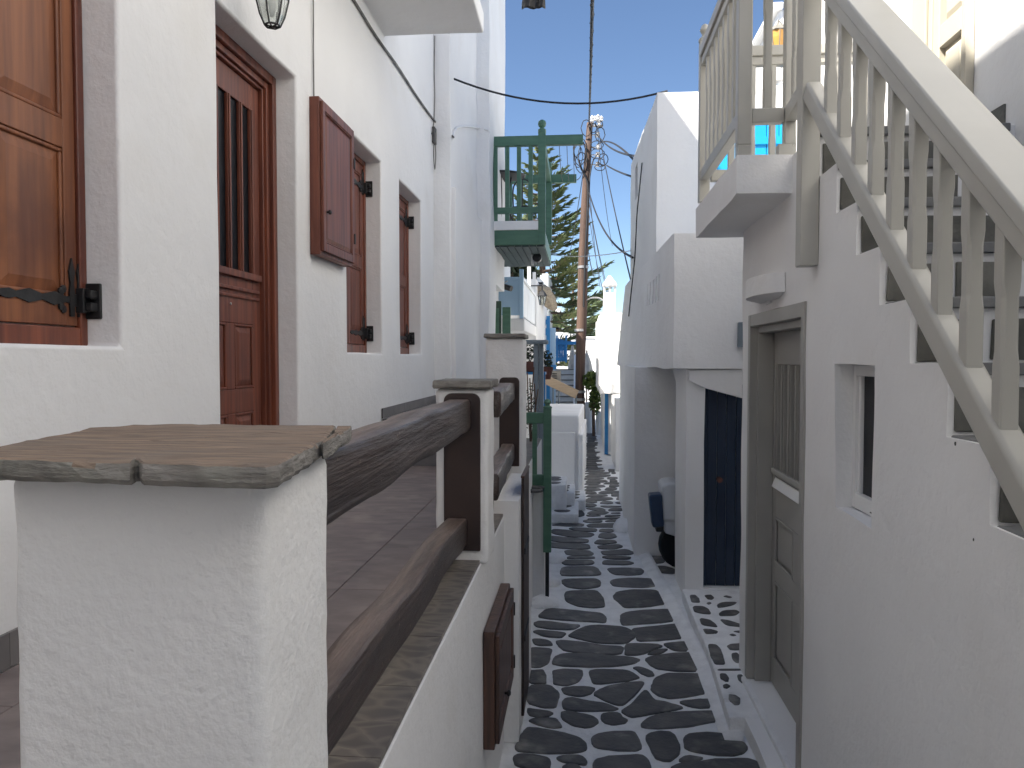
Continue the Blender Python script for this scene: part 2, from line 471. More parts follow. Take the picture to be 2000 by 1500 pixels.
R1 = [(990, 1160, .15), [
 [(410,300),(520,205),(620,195),(1000,235),(1220,255),(1275,300),(1275,375),(1100,360),(600,330)],
 [(365,385),(420,360),(560,370),(800,400),(950,410),(840,465),(600,455),(400,430)],
 [(355,500),(420,482),(600,500),(760,515),(690,570),(500,550)],
 [(345,595),(430,595),(530,610),(590,665),(420,665),(375,650)],
 [(290,705),(590,720),(545,820),(520,900),(450,945),(340,950),(290,920)],
 [(290,1020),(340,1005),(475,995),(480,1080),(515,1165),(300,1155)],
 [(295,1190),(560,1195),(640,1270),(660,1320),(630,1480),(480,1470),(285,1420)],
 [(805,550),(920,480),(1080,420),(1250,415),(1530,440),(1640,500),(1650,570),(1540,645),(1200,640),(960,590)],
 [(650,625),(720,610),(1000,640),(1250,680),(1510,690),(1470,790),(1000,770),(760,735),(710,690)],
 [(600,910),(640,830),(740,785),(1000,790),(1600,830),(1725,865),(1600,915),(1350,945),(1000,945),(700,935)],
 [(600,1010),(700,990),(965,990),(965,1070),(900,1150),(760,1190),(620,1165),(635,1090)],
 [(1085,1010),(1180,990),(1550,1000),(1640,1040),(1710,1100),(1500,1140),(1200,1170),(1135,1165)],
 [(725,1230),(850,1215),(1050,1215),(1130,1235),(1080,1300),(960,1325),(760,1300)],
 [(1140,1310),(1280,1230),(1500,1180),(1740,1155),(1770,1180),(1680,1290),(1520,1440),(1440,1440),(1300,1390)]]]
R2 = [(1230, 1160, .15), [
 [(-100,275),(0,240),(200,220),(520,205),(560,240),(600,330),(590,350),(300,380),(0,405),(-80,405),(-115,350)],
 [(35,455),(300,430),(630,390),(700,480),(740,570),(400,600),(120,615),(85,540)],
 [(450,655),(740,630),(800,670),(820,735),(600,740),(520,700)],
 [(-30,665),(0,660),(350,665),(415,690),(300,725),(130,795),(-60,790),(-40,720)],
 [(240,785),(380,730),(490,725),(420,760),(300,790)],
 [(225,860),(280,820),(600,780),(790,775),(880,830),(905,960),(880,1005),(560,1000),(360,975),(270,920)],
 [(55,970),(110,955),(200,980),(280,1020),(300,1060),(230,1070),(170,1040),(120,1000)],
 [(300,1200),(340,1110),(460,1045),(700,1040),(930,1050),(970,1120),(1020,1200),(1010,1280),(760,1330),(520,1355),(380,1320),(300,1250)]]]
PAT = [(1230, 1160, .15), [
 [(785,20),(850,15),(890,50),(920,115),(800,110)],[(980,20),(1060,15),(1095,50),(1070,75),(1010,70)],[(1010,125),(1040,110),(1055,120),(1030,140)],
 [(1225,35),(1260,25),(1330,45),(1290,55)],[(1140,150),(1200,110),(1400,110),(1330,155),(1150,185)],[(820,160),(960,165),(1020,200),(1060,265),(930,260),(845,235)],
 [(1160,260),(1230,215),(1380,210),(1435,240),(1360,285),(1180,290)],[(910,315),(1040,340),(1110,390),(1145,435),(940,410)],
 [(1175,335),(1300,350),(1440,400),(1480,435),(1300,420),(1230,390)],[(955,460),(1060,465),(1145,495),(1120,520),(990,525)],
 [(1350,490),(1440,480),(1500,500),(1440,510)],[(1300,530),(1340,520),(1390,540),(1340,550)],
 [(1015,655),(1130,660),(1185,720),(1215,820),(1245,915),(1110,920),(1060,820)],[(1270,685),(1330,655),(1500,650),(1520,730),(1310,735)],
 [(1325,780),(1400,770),(1440,820),(1500,900),(1380,900),(1345,850)],[(1155,980),(1450,978),(1450,1000),(1155,1000)],
 [(1180,1045),(1250,1045),(1280,1090),(1290,1145),(1240,1145),(1190,1105)],[(1215,1200),(1260,1180),(1300,1205),(1270,1235),(1225,1225)],
 [(1285,1310),(1370,1320),(1430,1360),(1430,1440),(1360,1450),(1310,1390)],[(1395,1060),(1470,1055),(1470,1170),(1430,1140)]]]
R3 = [(990, 1330, .13), [
 [(855,330),(920,270),(1000,265),(1200,310),(1480,350),(1600,400),(1650,420),(1560,450),(1200,445),(950,435),(870,410)],
 [(335,420),(440,440),(620,460),(670,485),(600,525),(480,535),(380,510),(340,470)],
 [(355,600),(420,570),(700,570),(745,600),(800,690),(640,690),(420,630)],
 [(835,480),(930,465),(1100,500),(1260,530),(1340,580),(1340,630),(1260,685),(1150,690),(1000,660),(840,560)],
 [(1450,500),(1550,485),(1680,490),(1720,550),(1790,580),(1750,625),(1600,655),(1500,635),(1450,590)],
 [(330,710),(500,730),(820,790),(1080,860),(1150,930),(1165,1030),(1080,1065),(700,1080),(200,1055),(155,1010),(190,900),(280,780)],
 [(1310,850),(1420,800),(1650,775),(1890,770),(1960,880),(1990,1000),(1920,1040),(1700,1040),(1420,1010),(1320,970)],
 [(120,1150),(200,1115),(420,1135),(560,1160),(610,1200),(630,1330),(320,1310),(150,1250)],
 [(770,1160),(900,1130),(1080,1135),(1160,1200),(1160,1260),(1000,1230),(830,1205)],
 [(860,1310),(940,1275),(1040,1285),(1100,1340),(1000,1400),(880,1380)],
 [(1320,1260),(1370,1190),(1480,1160),(2000,1120),(2080,1180),(2150,1330),(2100,1500),(1400,1500),(1310,1400)]]]
R4 = [(1240, 1330, .13), [
 [(-185,455),(-60,380),(20,310),(130,160),(190,160),(280,300),(450,330),(700,400),(560,440),(350,470),(150,510),(0,535),(-90,520)],
 [(690,320),(800,300),(1050,285),(1150,310),(1200,385),(1000,395),(850,380)],
 [(120,640),(250,550),(400,500),(800,470),(1180,460),(1270,500),(1330,575),(1200,610),(800,670),(400,715),(180,710),(120,690)],
 [(195,870),(230,810),(380,780),(520,790),(590,840),(620,900),(650,1000),(640,1080),(540,1190),(420,1190),(320,1150),(260,1020)],
 [(770,860),(850,810),(1200,800),(1500,845),(1600,930),(1665,1005),(1600,1070),(1450,1110),(1200,1095),(880,1055),(780,1000)],
 [(680,1200),(800,1150),(1000,1165),(900,1200),(760,1220)],
 [(560,1310),(700,1250),(950,1235),(1250,1195),(1650,1180),(1800,1220),(1850,1310),(1850,1450),(700,1450)]]]
R5 = [(1050, 1000, .14), [
 [(390,1150),(420,1110),(640,1100),(820,1100),(890,1180),(935,1320),(800,1335),(600,1325),(430,1260),(400,1210)],
 [(1060,1195),(1110,1120),(1300,1090),(1620,1090),(1720,1140),(1790,1250),(1760,1285),(1500,1320),(1220,1335),(1150,1260)],
 [(350,945),(560,935),(820,935),(865,970),(860,1040),(640,1075),(440,1050),(370,1010)],
 [(1025,975),(1080,940),(1300,925),(1560,930),(1640,980),(1650,1030),(1500,1055),(1080,1040)],
 [(325,850),(360,770),(780,765),(830,800),(880,870),(800,885),(350,890)],
 [(980,790),(1200,785),(1430,790),(1470,830),(1440,870),(1300,885),(1080,870),(1030,840)],
 [(340,705),(400,675),(740,675),(780,705),(740,735),(400,740)],[(920,700),(940,680),(1240,685),(1330,710),(1270,735),(930,730)],
 [(430,635),(480,622),(780,630),(780,650),(430,650)],[(905,635),(940,620),(1290,630),(1270,660),(1000,655)],
 [(380,535),(700,535),(770,580),(740,605),(420,600)],[(890,550),(1050,540),(1230,520),(1350,570),(1260,600),(930,600)],
 [(150,430),(400,445),(700,455),(725,500),(680,520),(400,515),(160,490)],[(840,475),(1130,455),(1180,485),(1060,520),(880,515)],
 [(160,340),(350,355),(700,385),(690,430),(400,430),(160,400)],[(800,440),(840,390),(1060,395),(1100,430),(900,450)],
 [(190,280),(220,240),(420,255),(760,295),(780,320),(720,350),(500,350),(250,310)],[(850,360),(880,300),(1060,305),(1095,350),(1000,375)],
 [(440,235),(500,220),(800,235),(820,250),(800,275),(600,270)],[(870,275),(890,240),(1040,240),(1055,270),(1000,285)],
 [(700,185),(740,165),(1150,160),(1150,215),(720,215)],[(210,180),(400,150),(640,170),(620,200),(470,200),(230,190)],
 [(640,125),(720,110),(890,120),(880,145),(680,148)],[(940,135),(1000,115),(1140,115),(1140,140)],
 [(260,100),(290,70),(560,110),(540,130),(300,130)],[(700,95),(1140,75),(1140,95),(760,105)],
 [(1400,500),(1500,465),(1690,450),(1720,540),(1500,545)],[(1465,610),(1500,580),(1700,580),(1780,700),(1580,720)],
 [(1580,770),(1760,760),(1900,800),(1900,860),(1700,845)]]]
R6 = [(1060, 900, .1), [
 [(800,790),(840,765),(1000,785),(1060,805),(1000,820),(840,805)],[(760,870),(800,840),(980,840),(1045,870),(990,895),(800,895)],
 [(860,935),(900,918),(1150,925),(1215,960),(1200,985),(1040,975)],[(880,1020),(950,990),(1200,990),(1285,1010),(1200,1045),(930,1045)],
 [(1120,830),(1200,790),(1330,800),(1370,830),(1260,845)],[(1130,880),(1300,880),(1540,890),(1530,905),(1200,905)],
 [(1290,960),(1350,935),(1540,930),(1540,980),(1320,980)],[(1350,1020),(1500,1012),(1500,1030),(1360,1032)],
 [(1220,1085),(1260,1065),(1500,1060),(1500,1080),(1260,1092)],[(860,1060),(1000,1050),(1130,1075),(1000,1085),(880,1080)],
 [(1430,820),(1480,805),(1600,815),(1600,840),(1480,840)],[(590,960),(640,910),(740,960),(820,1050),(740,1090),(560,1080)]]]

def lay(sets, z, parent, h=.008, grow=.013):
    rng = random.Random(11)
    for (ox, oy, k), polys in sets:
        for poly in polys:
            pts = [ONZ(ox + k * a, oy + k * b, z) for a, b in poly]
            pts = chaikin([Vector((p.x, p.y, 0)) for p in pts], 2)
            c = sum(pts, Vector()) / len(pts)
            pts = [p + (p - c).normalized() * (grow + .006 * noise.noise(p * 16) + .004 * noise.noise(p * 45)) for p in pts]
            mb = MB()
            slab_poly(mb, pts, z - .02, z + h * rng.uniform(.6, 1.15), inset=.007, drop=.003)
            mb.build('paving_stone', 'stone', parent, smooth=False)
lay([R1, R2, R3, R4, R5, R6], 0, ALLEY)
# the lane further down, and the stretch beside and behind the viewer, laid by rows
def rows(y0, y1, xl, xr, seed, step=.27):
    rng = random.Random(seed); y = y0; n = 0
    while y < y1:
        d = step * rng.uniform(.75, 1.2)
        x = xl(y) + rng.uniform(.0, .06)
        while x < xr(y) - .12:
            w = min(rng.uniform(.22, .5), xr(y) - x - .02)
            a = [(x + .02, y + d * .2), (x + w * .3, y + .008), (x + w * .75, y + .01), (x + w - .02, y + d * .25), (x + w - .02, y + d * .75), (x + w * .6, y + d - .02), (x + w * .2, y + d - .018)]
            pts = chaikin([Vector((p + rng.uniform(-.02, .02), q + rng.uniform(-.015, .015) + .09 * math.sin(p * 3 + seed), 0)) for p, q in a], 1)
            mb = MB(); slab_poly(mb, pts, -.02, .007, inset=.01, drop=.005); mb.build('paving_stone', 'stone', ALLEY); n += 1
            x += w
        y += d
rows(10.3, 22.5, lambda y: -.02 + .012 * (y - 11), lambda y: .62 - .0 * y if y < 13 else .42, 5)
rows(-.6, 3.25, lambda y: -.33, lambda y: .86, 9, .34)

def patio():
    pts = [ONZ(*p, .09) for p in ((1332, 1150), (1356, 1210), (1384, 1275), (1405, 1340), (1424, 1400))]
    poly = [Vector((p.x, p.y, 0)) for p in pts] + [Vector((.95, pts[-1].y, 0)), Vector((1.66, 4.7, 0)), Vector((1.66, 6.1, 0)), Vector((.83, 6.1, 0))]
    mb = MB(); mb.prism([Vector((p.x, p.y, -.05)) for p in poly], (0, 0, .14))
    o = mb.build('patio', 'limewash', bevel=.012, label='small raised porch floor of dark stones set in white by the navy door', kind='structure')
    lay([PAT], .09, o, .006, .004)
    k = MB()   # rounded limewash kerb along the right side of the lane
    line = [ONZ(*p, 0) for p in ((1230, 1035), (1258, 1085), (1294, 1150), (1337, 1230), (1376, 1310), (1406, 1385), (1432, 1450))]
    rings = []
    for i, p in enumerate(line):
        rings.append([p + Vector((x, 0, z)) for x, z in ((-.07, -.03), (-.05, .008), (-.02, .018), (.02, .028), (.05, .03), (.07, -.03))])
    k.loft(rings).build('kerb', 'limewash', smooth=True, wob=.012, wsc=7, label='rounded white painted kerb along the right edge of the lane', kind='structure')
    for (px, py, r, h, where) in ((1225, 1035, .17, .13, 'big white mortar lump at the right wall corner by the scooter porch'), (1085, 1095, .10, .05, 'low white mortar lump furthest along the foot of the left pier'), (1072, 1140, .10, .06, 'low white mortar lump halfway along the foot of the left pier'), (1062, 1180, .12, .06, 'low white mortar lump right below the front of the left pier')):
        c = ONZ(px, py, 0); b = MB()
        b.lathe(c, [(r, -.03), (r * .95, h * .35), (r * .7, h * .75), (r * .3, h), (.01, h * 1.02)], 14)
        b.build('kerb', 'limewash', smooth=True, wob=.03, wsc=9, label=where, kind='structure')
patio()

# ================================================================== LEFT HOUSE WITH BROWN JOINERY
XW = -1.41
ZL, ZS = 3.288, 1.936           # lintel and sill height
LH = thing('house', (-3, 1, 0), 'white plastered house with red brown wooden door and shutters above the terrace', 'house')
DY0, DY1 = 2.907, 3.738
WIN = [(1.43, 2.26), (4.55, 5.373), (5.911, 6.730)]
sol = [((-5.5, -6, 0), (XW, 7.33, 7.6)), ((XW, 1.8, 4.197), (-.69, 5.464, 4.34))]
voi = [((XW - .17, DY0, 1.145), (XW, DY1, ZL))] + [((XW - .142, a, ZS), (XW, b, ZL)) for a, b in WIN]
finish(blocks(sol, voi, .35), 'wall', 'plaster', LH, bevel=.014, seg=3, wob=.005, wsc=2.2)

def strap_hinge(xf, ue, v, parent, sc=1.0):
    """black iron strap hinge on the leaf with its pintle block fixed in the reveal at u = ue"""
    w0 = .004
    mb = MB(xf)
    u = ue - .015
    L = .36 * sc; zz = []
    n = 14
    for i in range(n + 1):
        t = i / n
        r = (.014 + .006 * math.sin(t * 22)) * (1 if t < .8 else 1.35 * (1 - t) / .2 + .05)
        zz.append((u - L * t, r))
    poly = [Vector((a, v + r, w0)) for a, r in zz] + [Vector((a, v - r, w0)) for a, r in zz[::-1]]
    mb.prism(poly, (0, 0, .005))
    for du in (-.016, -.052):
        pts = [Vector((u + du + a, v + b, w0)) for a, b in ((-.009, -.05), (-.012, .02), (-.007, .05), (-.013, .085), (0, .125), (.013, .085), (.007, .05), (.012, .02), (.009, -.05))]
        mb.prism(pts, (0, 0, .006))
    for du, dv in ((-.1, .022), (-.1, -.022), (-.09, .03), (-.09, -.03)):
        mb.lathe(Vector((u + du, v + dv, w0)), [(.012, 0), (.012, .006), (.004, .007)], 8)
    mb.build('hinge', 'iron', parent)
    mb = MB(xf)
    mb.box((ue - .045, v - .038, .0), (ue - .012, v + .038, .030))
    mb.box((ue - .04, v - .032, .03), (ue - .001, v - .006, .052)); mb.box((ue - .04, v + .006, .03), (ue - .001, v + .032, .052))
    mb.box((ue - .012, v - .055, .010), (ue - .001, v + .055, .062))
    mb.build('pintle', 'iron', parent, bevel=.004)

def shutter_window(y0, y1, hinge_sc=1.0, wood='wood_red'):
    xf = face_px(XW - .126)
    f = MB(xf); t = .035
    f.box((y0 + .002, ZS + .002, -.010), (y0 + t, ZL - .002, .014)); f.box((y1 - t, ZS + .002, -.010), (y1 - .002, ZL - .002, .014))
    f.box((y0 + t, ZS + .002, -.010), (y1 - t, ZS + .058, .012)); f.box((y0 + t, ZL - t, -.010), (y1 - t, ZL - .002, .012))
    fr = f.build('window_frame', 'wood_frame', LH, bevel=.004)
    mid = (y0 + y1) / 2
    for (a, b) in ((y0 + t + .002, mid - .002), (mid + .002, y1 - t - .002)):
        z0, z1 = ZS + .062, ZL - t - .004
        zm = z0 + (z1 - z0) * .42
        s = MB(xf); q = .052
        for r in (((a, z0), (a + q, z1)), ((b - q, z0), (b, z1)), ((a + q, z0), (b - q, z0 + .085)), ((a + q, zm), (b - q, zm + .085)), ((a + q, z1 - .07), (b - q, z1))):
            s.box((r[0][0], r[0][1], -.012), (r[1][0], r[1][1], .004))
        leaf = s.build('shutter', wood, LH, bevel=.003)
        for (v0, v1) in ((z0 + .085, zm), (zm + .085, z1 - .07)):
            raised_panel(xf, a + q + .001, b - q - .001, v0 + .001, v1 - .001, -.010, wood, leaf, rise=.010, edge=.045)
            sticking(xf, a + q + .001, b - q - .001, v0 + .001, v1 - .001, .001, wood, leaf, .012)
        if b > mid + .1:
            for v in (ZS + .14, ZL - .19):
                strap_hinge(xf, y1, v, leaf, hinge_sc)
shutter_window(*WIN[0], wood='wood_orange')
shutter_window(*WIN[1])
shutter_window(*WIN[2])

def brown_door():
    xf = face_px(XW - .155)
    z0, z1 = 1.15, ZL
    f = MB(xf)
    for (d, w) in ((.045, .055), (.075, .035), (.09, .02)):
        i = 0 if d == .045 else .044 if d == .075 else .074
        f.box((DY0 + .002 + i, z0, -.012), (DY0 + d, z1 - i - .002, w)); f.box((DY1 - d, z0, -.012), (DY1 - i - .002, z1 - i - .002, w))
        f.box((DY0 + d, z1 - d, -.012), (DY1 - d, z1 - i - .002, w - .001))
    fr = f.build('door_frame', 'wood_frame', LH, bevel=.004)
    a, b = DY0 + .092, DY1 - .092
    top = z1 - .092
    leafw = -.0
    gz0 = 2.28; gz1 = top - .12     # glazed part
    s = MB(xf); q = .085
    s.box((a, z0 + .005, -.014), (a + q, top, leafw)); s.box((b - q, z0 + .005, -.014), (b, top, leafw))
    s.box((a + q, gz1, -.014), (b - q, top, leafw))
    s.box((a + q, gz0 - .22, -.014), (b - q, gz0, leafw))
    zmid = 1.70
    s.box((a + q, zmid - .05, -.014), (b - q, zmid + .06, leafw)); s.box((a + q, z0 + .005, -.014), (b - q, z0 + .15, leafw))
    um = (a + b) / 2
    s.box((um - .04, z0 + .15, -.014), (um + .04, zmid - .05, leafw)); s.box((um - .04, zmid + .06, -.014), (um + .04, gz0 - .22, leafw))
    door = s.build('door', 'wood_red', LH, bevel=.004)
    for (u0, u1) in ((a + q, um - .04), (um + .04, b - q)):
        for (v0, v1) in ((z0 + .15, zmid - .05), (zmid + .06, gz0 - .22)):
            raised_panel(xf, u0 + .001, u1 - .001, v0 + .001, v1 - .001, -.013, 'wood_red', door, rise=.013, edge=.04)
            sticking(xf, u0 + .001, u1 - .001, v0 + .001, v1 - .001, .0015, 'wood_red', door, .012)
    g = MB(xf); g.box((a + q, gz0, -.0150), (b - q, gz1, -.0135)); g.build('glass', 'glass_dark', door)
    nb = 4
    for k in range(nb + 1):
        u = a + q + (b - a - 2 * q) * k / nb
        m = MB(xf); w = .012 if 0 < k < nb else .007
        uu = min(max(u, a + q + w), b - q - w)
        m.box((uu - w, gz0, -.013), (uu + w, gz1, .003)); m.box((uu - w * .55, gz0, .003), (uu + w * .55, gz1, .010))
        m.build('bar', 'wood_red', door, bevel=.002, seg=1)
    m = MB(xf)
    m.box((a + q * .3, gz0 - .012, -.001), (b - q * .3, gz0 + .020, .022)); m.box((a + q * .4, gz0 - .072, -.001), (b - q * .4, gz0 - .055, .014)); m.box((a + q * .3, gz0 - .105, -.001), (b - q * .3, gz0 - .09, .010))
    m.build('moulding', 'wood_red', door, bevel=.004)
    k = MB(xf); k.lathe(Vector((um, gz0 - .135, .0)), [(.006, 0), (.006, .004), (.002, .006)], 10)
    k.build('peephole', 'steel', door)
brown_door()

BH = thing('house', (0, -6, 0), 'white house closing the lane behind the viewer with an added unseen block shading the terrace pillar', 'house')
finish(blocks([((-1.40, -9, 0), (1.665, -4.2, 7.4)), ((-1.40, -4.3, 0), (-.38, -1.25, 4.6))], cell=.8), 'wall', 'plaster', BH, bevel=.03)  # second box is an unseen block added to shade the front of the near pillar

# ---- raised terrace in front of the house
XP = -.372
ZD = 1.14
TER = thing('terrace', (-.9, 3, 0), 'raised terrace with brown grey tiled floor between the house and the lane', 'terrace')
finish(blocks([((XW + .001, -1.2, 0), (XP, 7.32, ZD - .014)), ((XP - .05, 3.72, 0), (-.300, 4.62, 1.205)), ((-.62, 4.95, 0), (-.375, 7.31, 1.10))], cell=.3), 'parapet', 'plaster', TER, bevel=.012, seg=3, wob=.006, wsc=3)
def floor_tiles():
    xs = [XW + .012, -1.235, -.795, -.535]
    for i in range(3):
        y = -1.15 + (.35 if i % 2 else 0)
        a, b = xs[i], xs[i + 1]
        if i == 0: a = XW + .014
        while y < 5.3:
            y1 = min(y + .9, 5.33)
            mb = MB(); mb.box((a + .0015, y + .0015, ZD - .012), (b - .0015, y1 - .0015, ZD))
            mb.build('floor_tile', 'tile', TER, bevel=.0015, seg=1)
            y = y1
    y = -1.15
    while y < 7.25:      # printed border tiles along the edge
        y1 = min(y + .32, 7.3)
        mb = MB(); mb.box((-.5335, y + .001, ZD - .0125), (XP - .006, y1 - .001, ZD - .0006))
        mb.build('border_tile', 'pebble_tile', TER)
        y = y1
    for (y0, y1, z0, z1) in ((-1.15, DY0, ZD, 1.226), (DY1, 5.33, ZD, 1.226), (5.33, 7.32, 1.475, 1.545)):
        n = max(1, round((y1 - y0) / .6))
        for k in range(n):
            mb = MB(); mb.box((XW + .003, y0 + (y1 - y0) * k / n + .001, z0), (XW + .013, y0 + (y1 - y0) * (k + 1) / n - .001, z1))
            mb.build('skirting_tile', 'tile_far', TER)
    mb = MB(); mb.box((XW + .003, 5.335, ZD - .01), (-.58, 7.318, 1.452)); mb.build('step', 'plaster', TER)
    for k in range(4):
        y0 = 5.315 + k * .5
        mb = MB(); mb.box((XW + .014, y0 + .001, 1.453), (-.56, min(y0 + .499, 7.318), 1.475)); mb.build('step_tile', 'tile_far', TER, bevel=.003)
    for k in range(2):
        mb = MB(); mb.box((XW + .014 + k * .42 + .001, 5.320, ZD + .001), (XW + .014 + (k + 1) * .42 - .001, 5.334, 1.452)); mb.build('riser_tile', 'tile_far', TER)
floor_tiles()

# ---- pillars and hewn rails along the terrace edge
def pillar(name, x0, x1, y0, y1, z0, z1, label, bev=.02):
    t = thing(name, ((x0 + x1) / 2, (y0 + y1) / 2, z0), label, 'pillar', 'masonry pillars of the terrace railing')
    finish(blocks([((x0, y0, z0), (x1, y1, z1))], cell=.035), 'shaft', 'plaster_rough', t, bevel=bev * .9, seg=3, wob=.0035, wsc=14)
    return t
def rough_slab(parent, pts, z0, z1, name='capstone', m='capstone', seed=0, jit=.004):
    pts = [Vector((p[0], p[1], 0)) for p in pts]
    fine = []
    for i in range(len(pts)):
        a, b = pts[i], pts[(i + 1) % len(pts)]
        n = max(1, int((b - a).length / .012))
        fine += [a.lerp(b, k / n) for k in range(n)]
    c = sum(fine, Vector()) / len(fine)
    def ring(z, ins, sd, j):
        out = []
        for p in fine:
            d = (c - p); dn = d.normalized()
            q = p + dn * (ins + j * noise.noise(Vector((p.x * 28, p.y * 28, sd))) + j * .7 * noise.noise(Vector((p.x * 90, p.y * 90, sd + 3))))
            out.append(Vector((q.x, q.y, z + .0018 * noise.noise(Vector((p.x * 40, p.y * 40, sd + 9))))))
        return out
    h = z1 - z0
    rings = [ring(z0, .006, seed, jit), ring(z0 + h * .25, .0, seed, jit), ring(z0 + h * .7, .001, seed + .6, jit), ring(z1 - .002, .003, seed + 1, jit), ring(z1, .008, seed + 1, jit)]
    for f in (.25, .55, .85):     # slightly uneven cleft upper face
        r = ring(z1, .008, seed + 1, jit)
        rings.append([Vector((p.x + (c.x - p.x) * f, p.y + (c.y - p.y) * f, z1 + .0022 * noise.noise(Vector((p.x * 9 * (1 - f), p.y * 16, seed + f))))) for p in r])
    bm_ = MB(); bm_.loft(rings)
    o = bm_.build(name, [m, 'cap_edge'], parent, smooth=False)
    for p in o.data.polygons:
        if p.normal.z < .6: p.material_index = 1
    return o

P1 = pillar('terrace_pillar', -.678, -.363, .85, 1.081, ZD - .02, 1.765, 'broad white pillar in the foreground under a large cracked brown slab')
Zc = 1.789
out = [ONZ(px, py, Zc) for px, py in ((-90, 900), (-20, 874), (60, 858), (130, 846), (170, 834), (260, 829), (390, 828), (470, 829), (628, 831))]
# main slab with a nick in its front edge, and a split-off piece at its far right corner
rough_slab(P1, [ONZ(px, py, Zc) for px, py in ((-90, 900), (-30, 876), (60, 857), (130, 846), (172, 835), (260, 829), (390, 828), (470, 829), (657, 830), (641, 853), (623, 863), (617, 868), (588, 883), (560, 898), (545, 906), (520, 909), (490, 909), (380, 906), (278, 903), (269, 897), (262, 897), (252, 902), (120, 899), (0, 895))], 1.7635, Zc, seed=1, jit=.005)
rough_slab(P1, [ONZ(px, py, Zc) for px, py in ((660, 830), (687, 830), (684, 836), (631, 866), (627, 863), (644, 853))], 1.7665, Zc - .0008, seed=3, jit=.002)

a = ONY(850, 760, 2.85); b = ONY(953, 760, 2.85)
P2 = pillar('terrace_pillar', a.x, b.x, 2.85, 3.06, ZD - .02, 1.786, 'slim white pillar with dark timber plate where the front hewn rails end')
a2 = ONY(845, 757, 2.83); b2 = ONY(958, 743, 2.83)
rough_slab(P2, [(a2.x, 2.825), (b2.x, 2.825), (b2.x + .003, 3.085), (a2.x - .002, 3.085)], 1.787, b2.z, m='slate', seed=7, jit=.002)
a3 = ONY(948, 660, 4.66); b3 = ONY(1022, 660, 4.66)
P3 = pillar('terrace_pillar', a3.x, b3.x, 4.66, 4.95, 1.0, a3.z, 'tall white end pillar of the terrace railing beside the green gate')
a4 = ONY(945, 660, 4.64); b4 = ONY(1025, 654, 4.64)
rough_slab(P3, [(a4.x, 4.63), (b4.x, 4.63), (b4.x, 4.98), (a4.x, 4.98)], a3.z, a3.z + .026, m='slate', seed=9, jit=.002)
def plate(p, px0, px1, py0, py1, Y):
    a = ONY(px0, py0, Y); b = ONY(px1, py1, Y); r = (b.x - a.x) * .22
    pts = [Vector((a.x, Y, b.z)), Vector((b.x, Y, b.z))]
    for k in range(6):
        q = math.pi / 2 * k / 5; pts.append(Vector((b.x - r + r * math.cos(q), Y, a.z - r + r * math.sin(q))))
    for k in range(6):
        q = math.pi / 2 + math.pi / 2 * k / 5; pts.append(Vector((a.x + r + r * math.cos(q), Y, a.z - r + r * math.sin(q))))
    mb = MB(); mb.prism(pts, (0, .02, 0)); mb.build('timber_plate', 'timber_dark', p, bevel=.004)
plate(P2, 866, 938, 768, 1077, 2.838)
plate(P3, 975, 1014, 737, 911, 4.648)

def hewn(p, q, w, h, seed, label):
    """a hand hewn rail: rounded rectangle section that wanders along its length"""
    p, q = Vector(p), Vector(q); n = 40; t = (q - p).normalized()
    side = t.cross(Vector((0, 0, 1))).normalized(); up = side.cross(t)
    base = []
    for (sx, sy) in ((1, 1), (-1, 1), (-1, -1), (1, -1)):
        for (ex, ey) in (((1, .72), (.9, .93), (.72, 1)) if sx * sy > 0 else ((.72, 1), (.9, .93), (1, .72))):
            base.append((sx * ex, sy * ey))
    rings = []
    for i in range(n + 1):
        f = i / n; c = p.lerp(q, f)
        c += side * .006 * noise.noise(Vector((f * 3, seed, 0))) + up * .008 * noise.noise(Vector((f * 3.5, seed, 5)))
        ww = w / 2 * (1 + .13 * noise.noise(Vector((f * 5, seed, 9)))); hh = h / 2 * (1 + .14 * noise.noise(Vector((f * 6, seed, 13))))
        ring = []
        for k, (x, y) in enumerate(base):
            j = 1 + .05 * noise.noise(Vector((f * 9, k * 1.7, seed)))
            ring.append(c + side * x * ww * j + up * y * hh * j)
        rings.append(ring)
    mb = MB(); mb.loft(rings)
    return mb.build('hewn_rail', 'beam', smooth=True, bevel=0, label=label, cat='wooden rail', group='dark hewn rails of the terrace railing')
pA = ONY(650, 928, 1.32); pB = ONY(897, 810, 2.84)
d = (pB - pA) / (pB.y - pA.y)
hewn(pA - d * (pA.y - 1.085), pB, .088, .118, 1.0, 'upper dark hewn rail between foreground pillar and slim pillar')
lB = ONY(892, 1036, 2.84); lA = Vector((pA.x - .005, 1.085, 1.30))
hewn(lA, lB, .080, .105, 2.0, 'lower dark hewn rail near the tiles between foreground pillar and slim pillar')
uA = ONY(958, 790, 3.07); uB = ONY(993, 764, 4.655)
hewn(uA, uB, .08, .105, 3.0, 'short upper hewn rail running from slim pillar to tall end pillar')
vA = ONY(955, 952, 3.07); vB = ONY(992, 884, 4.655)
hewn(vA, vB, .08, .105, 4.0, 'short lower hewn rail running from slim pillar to tall end pillar')

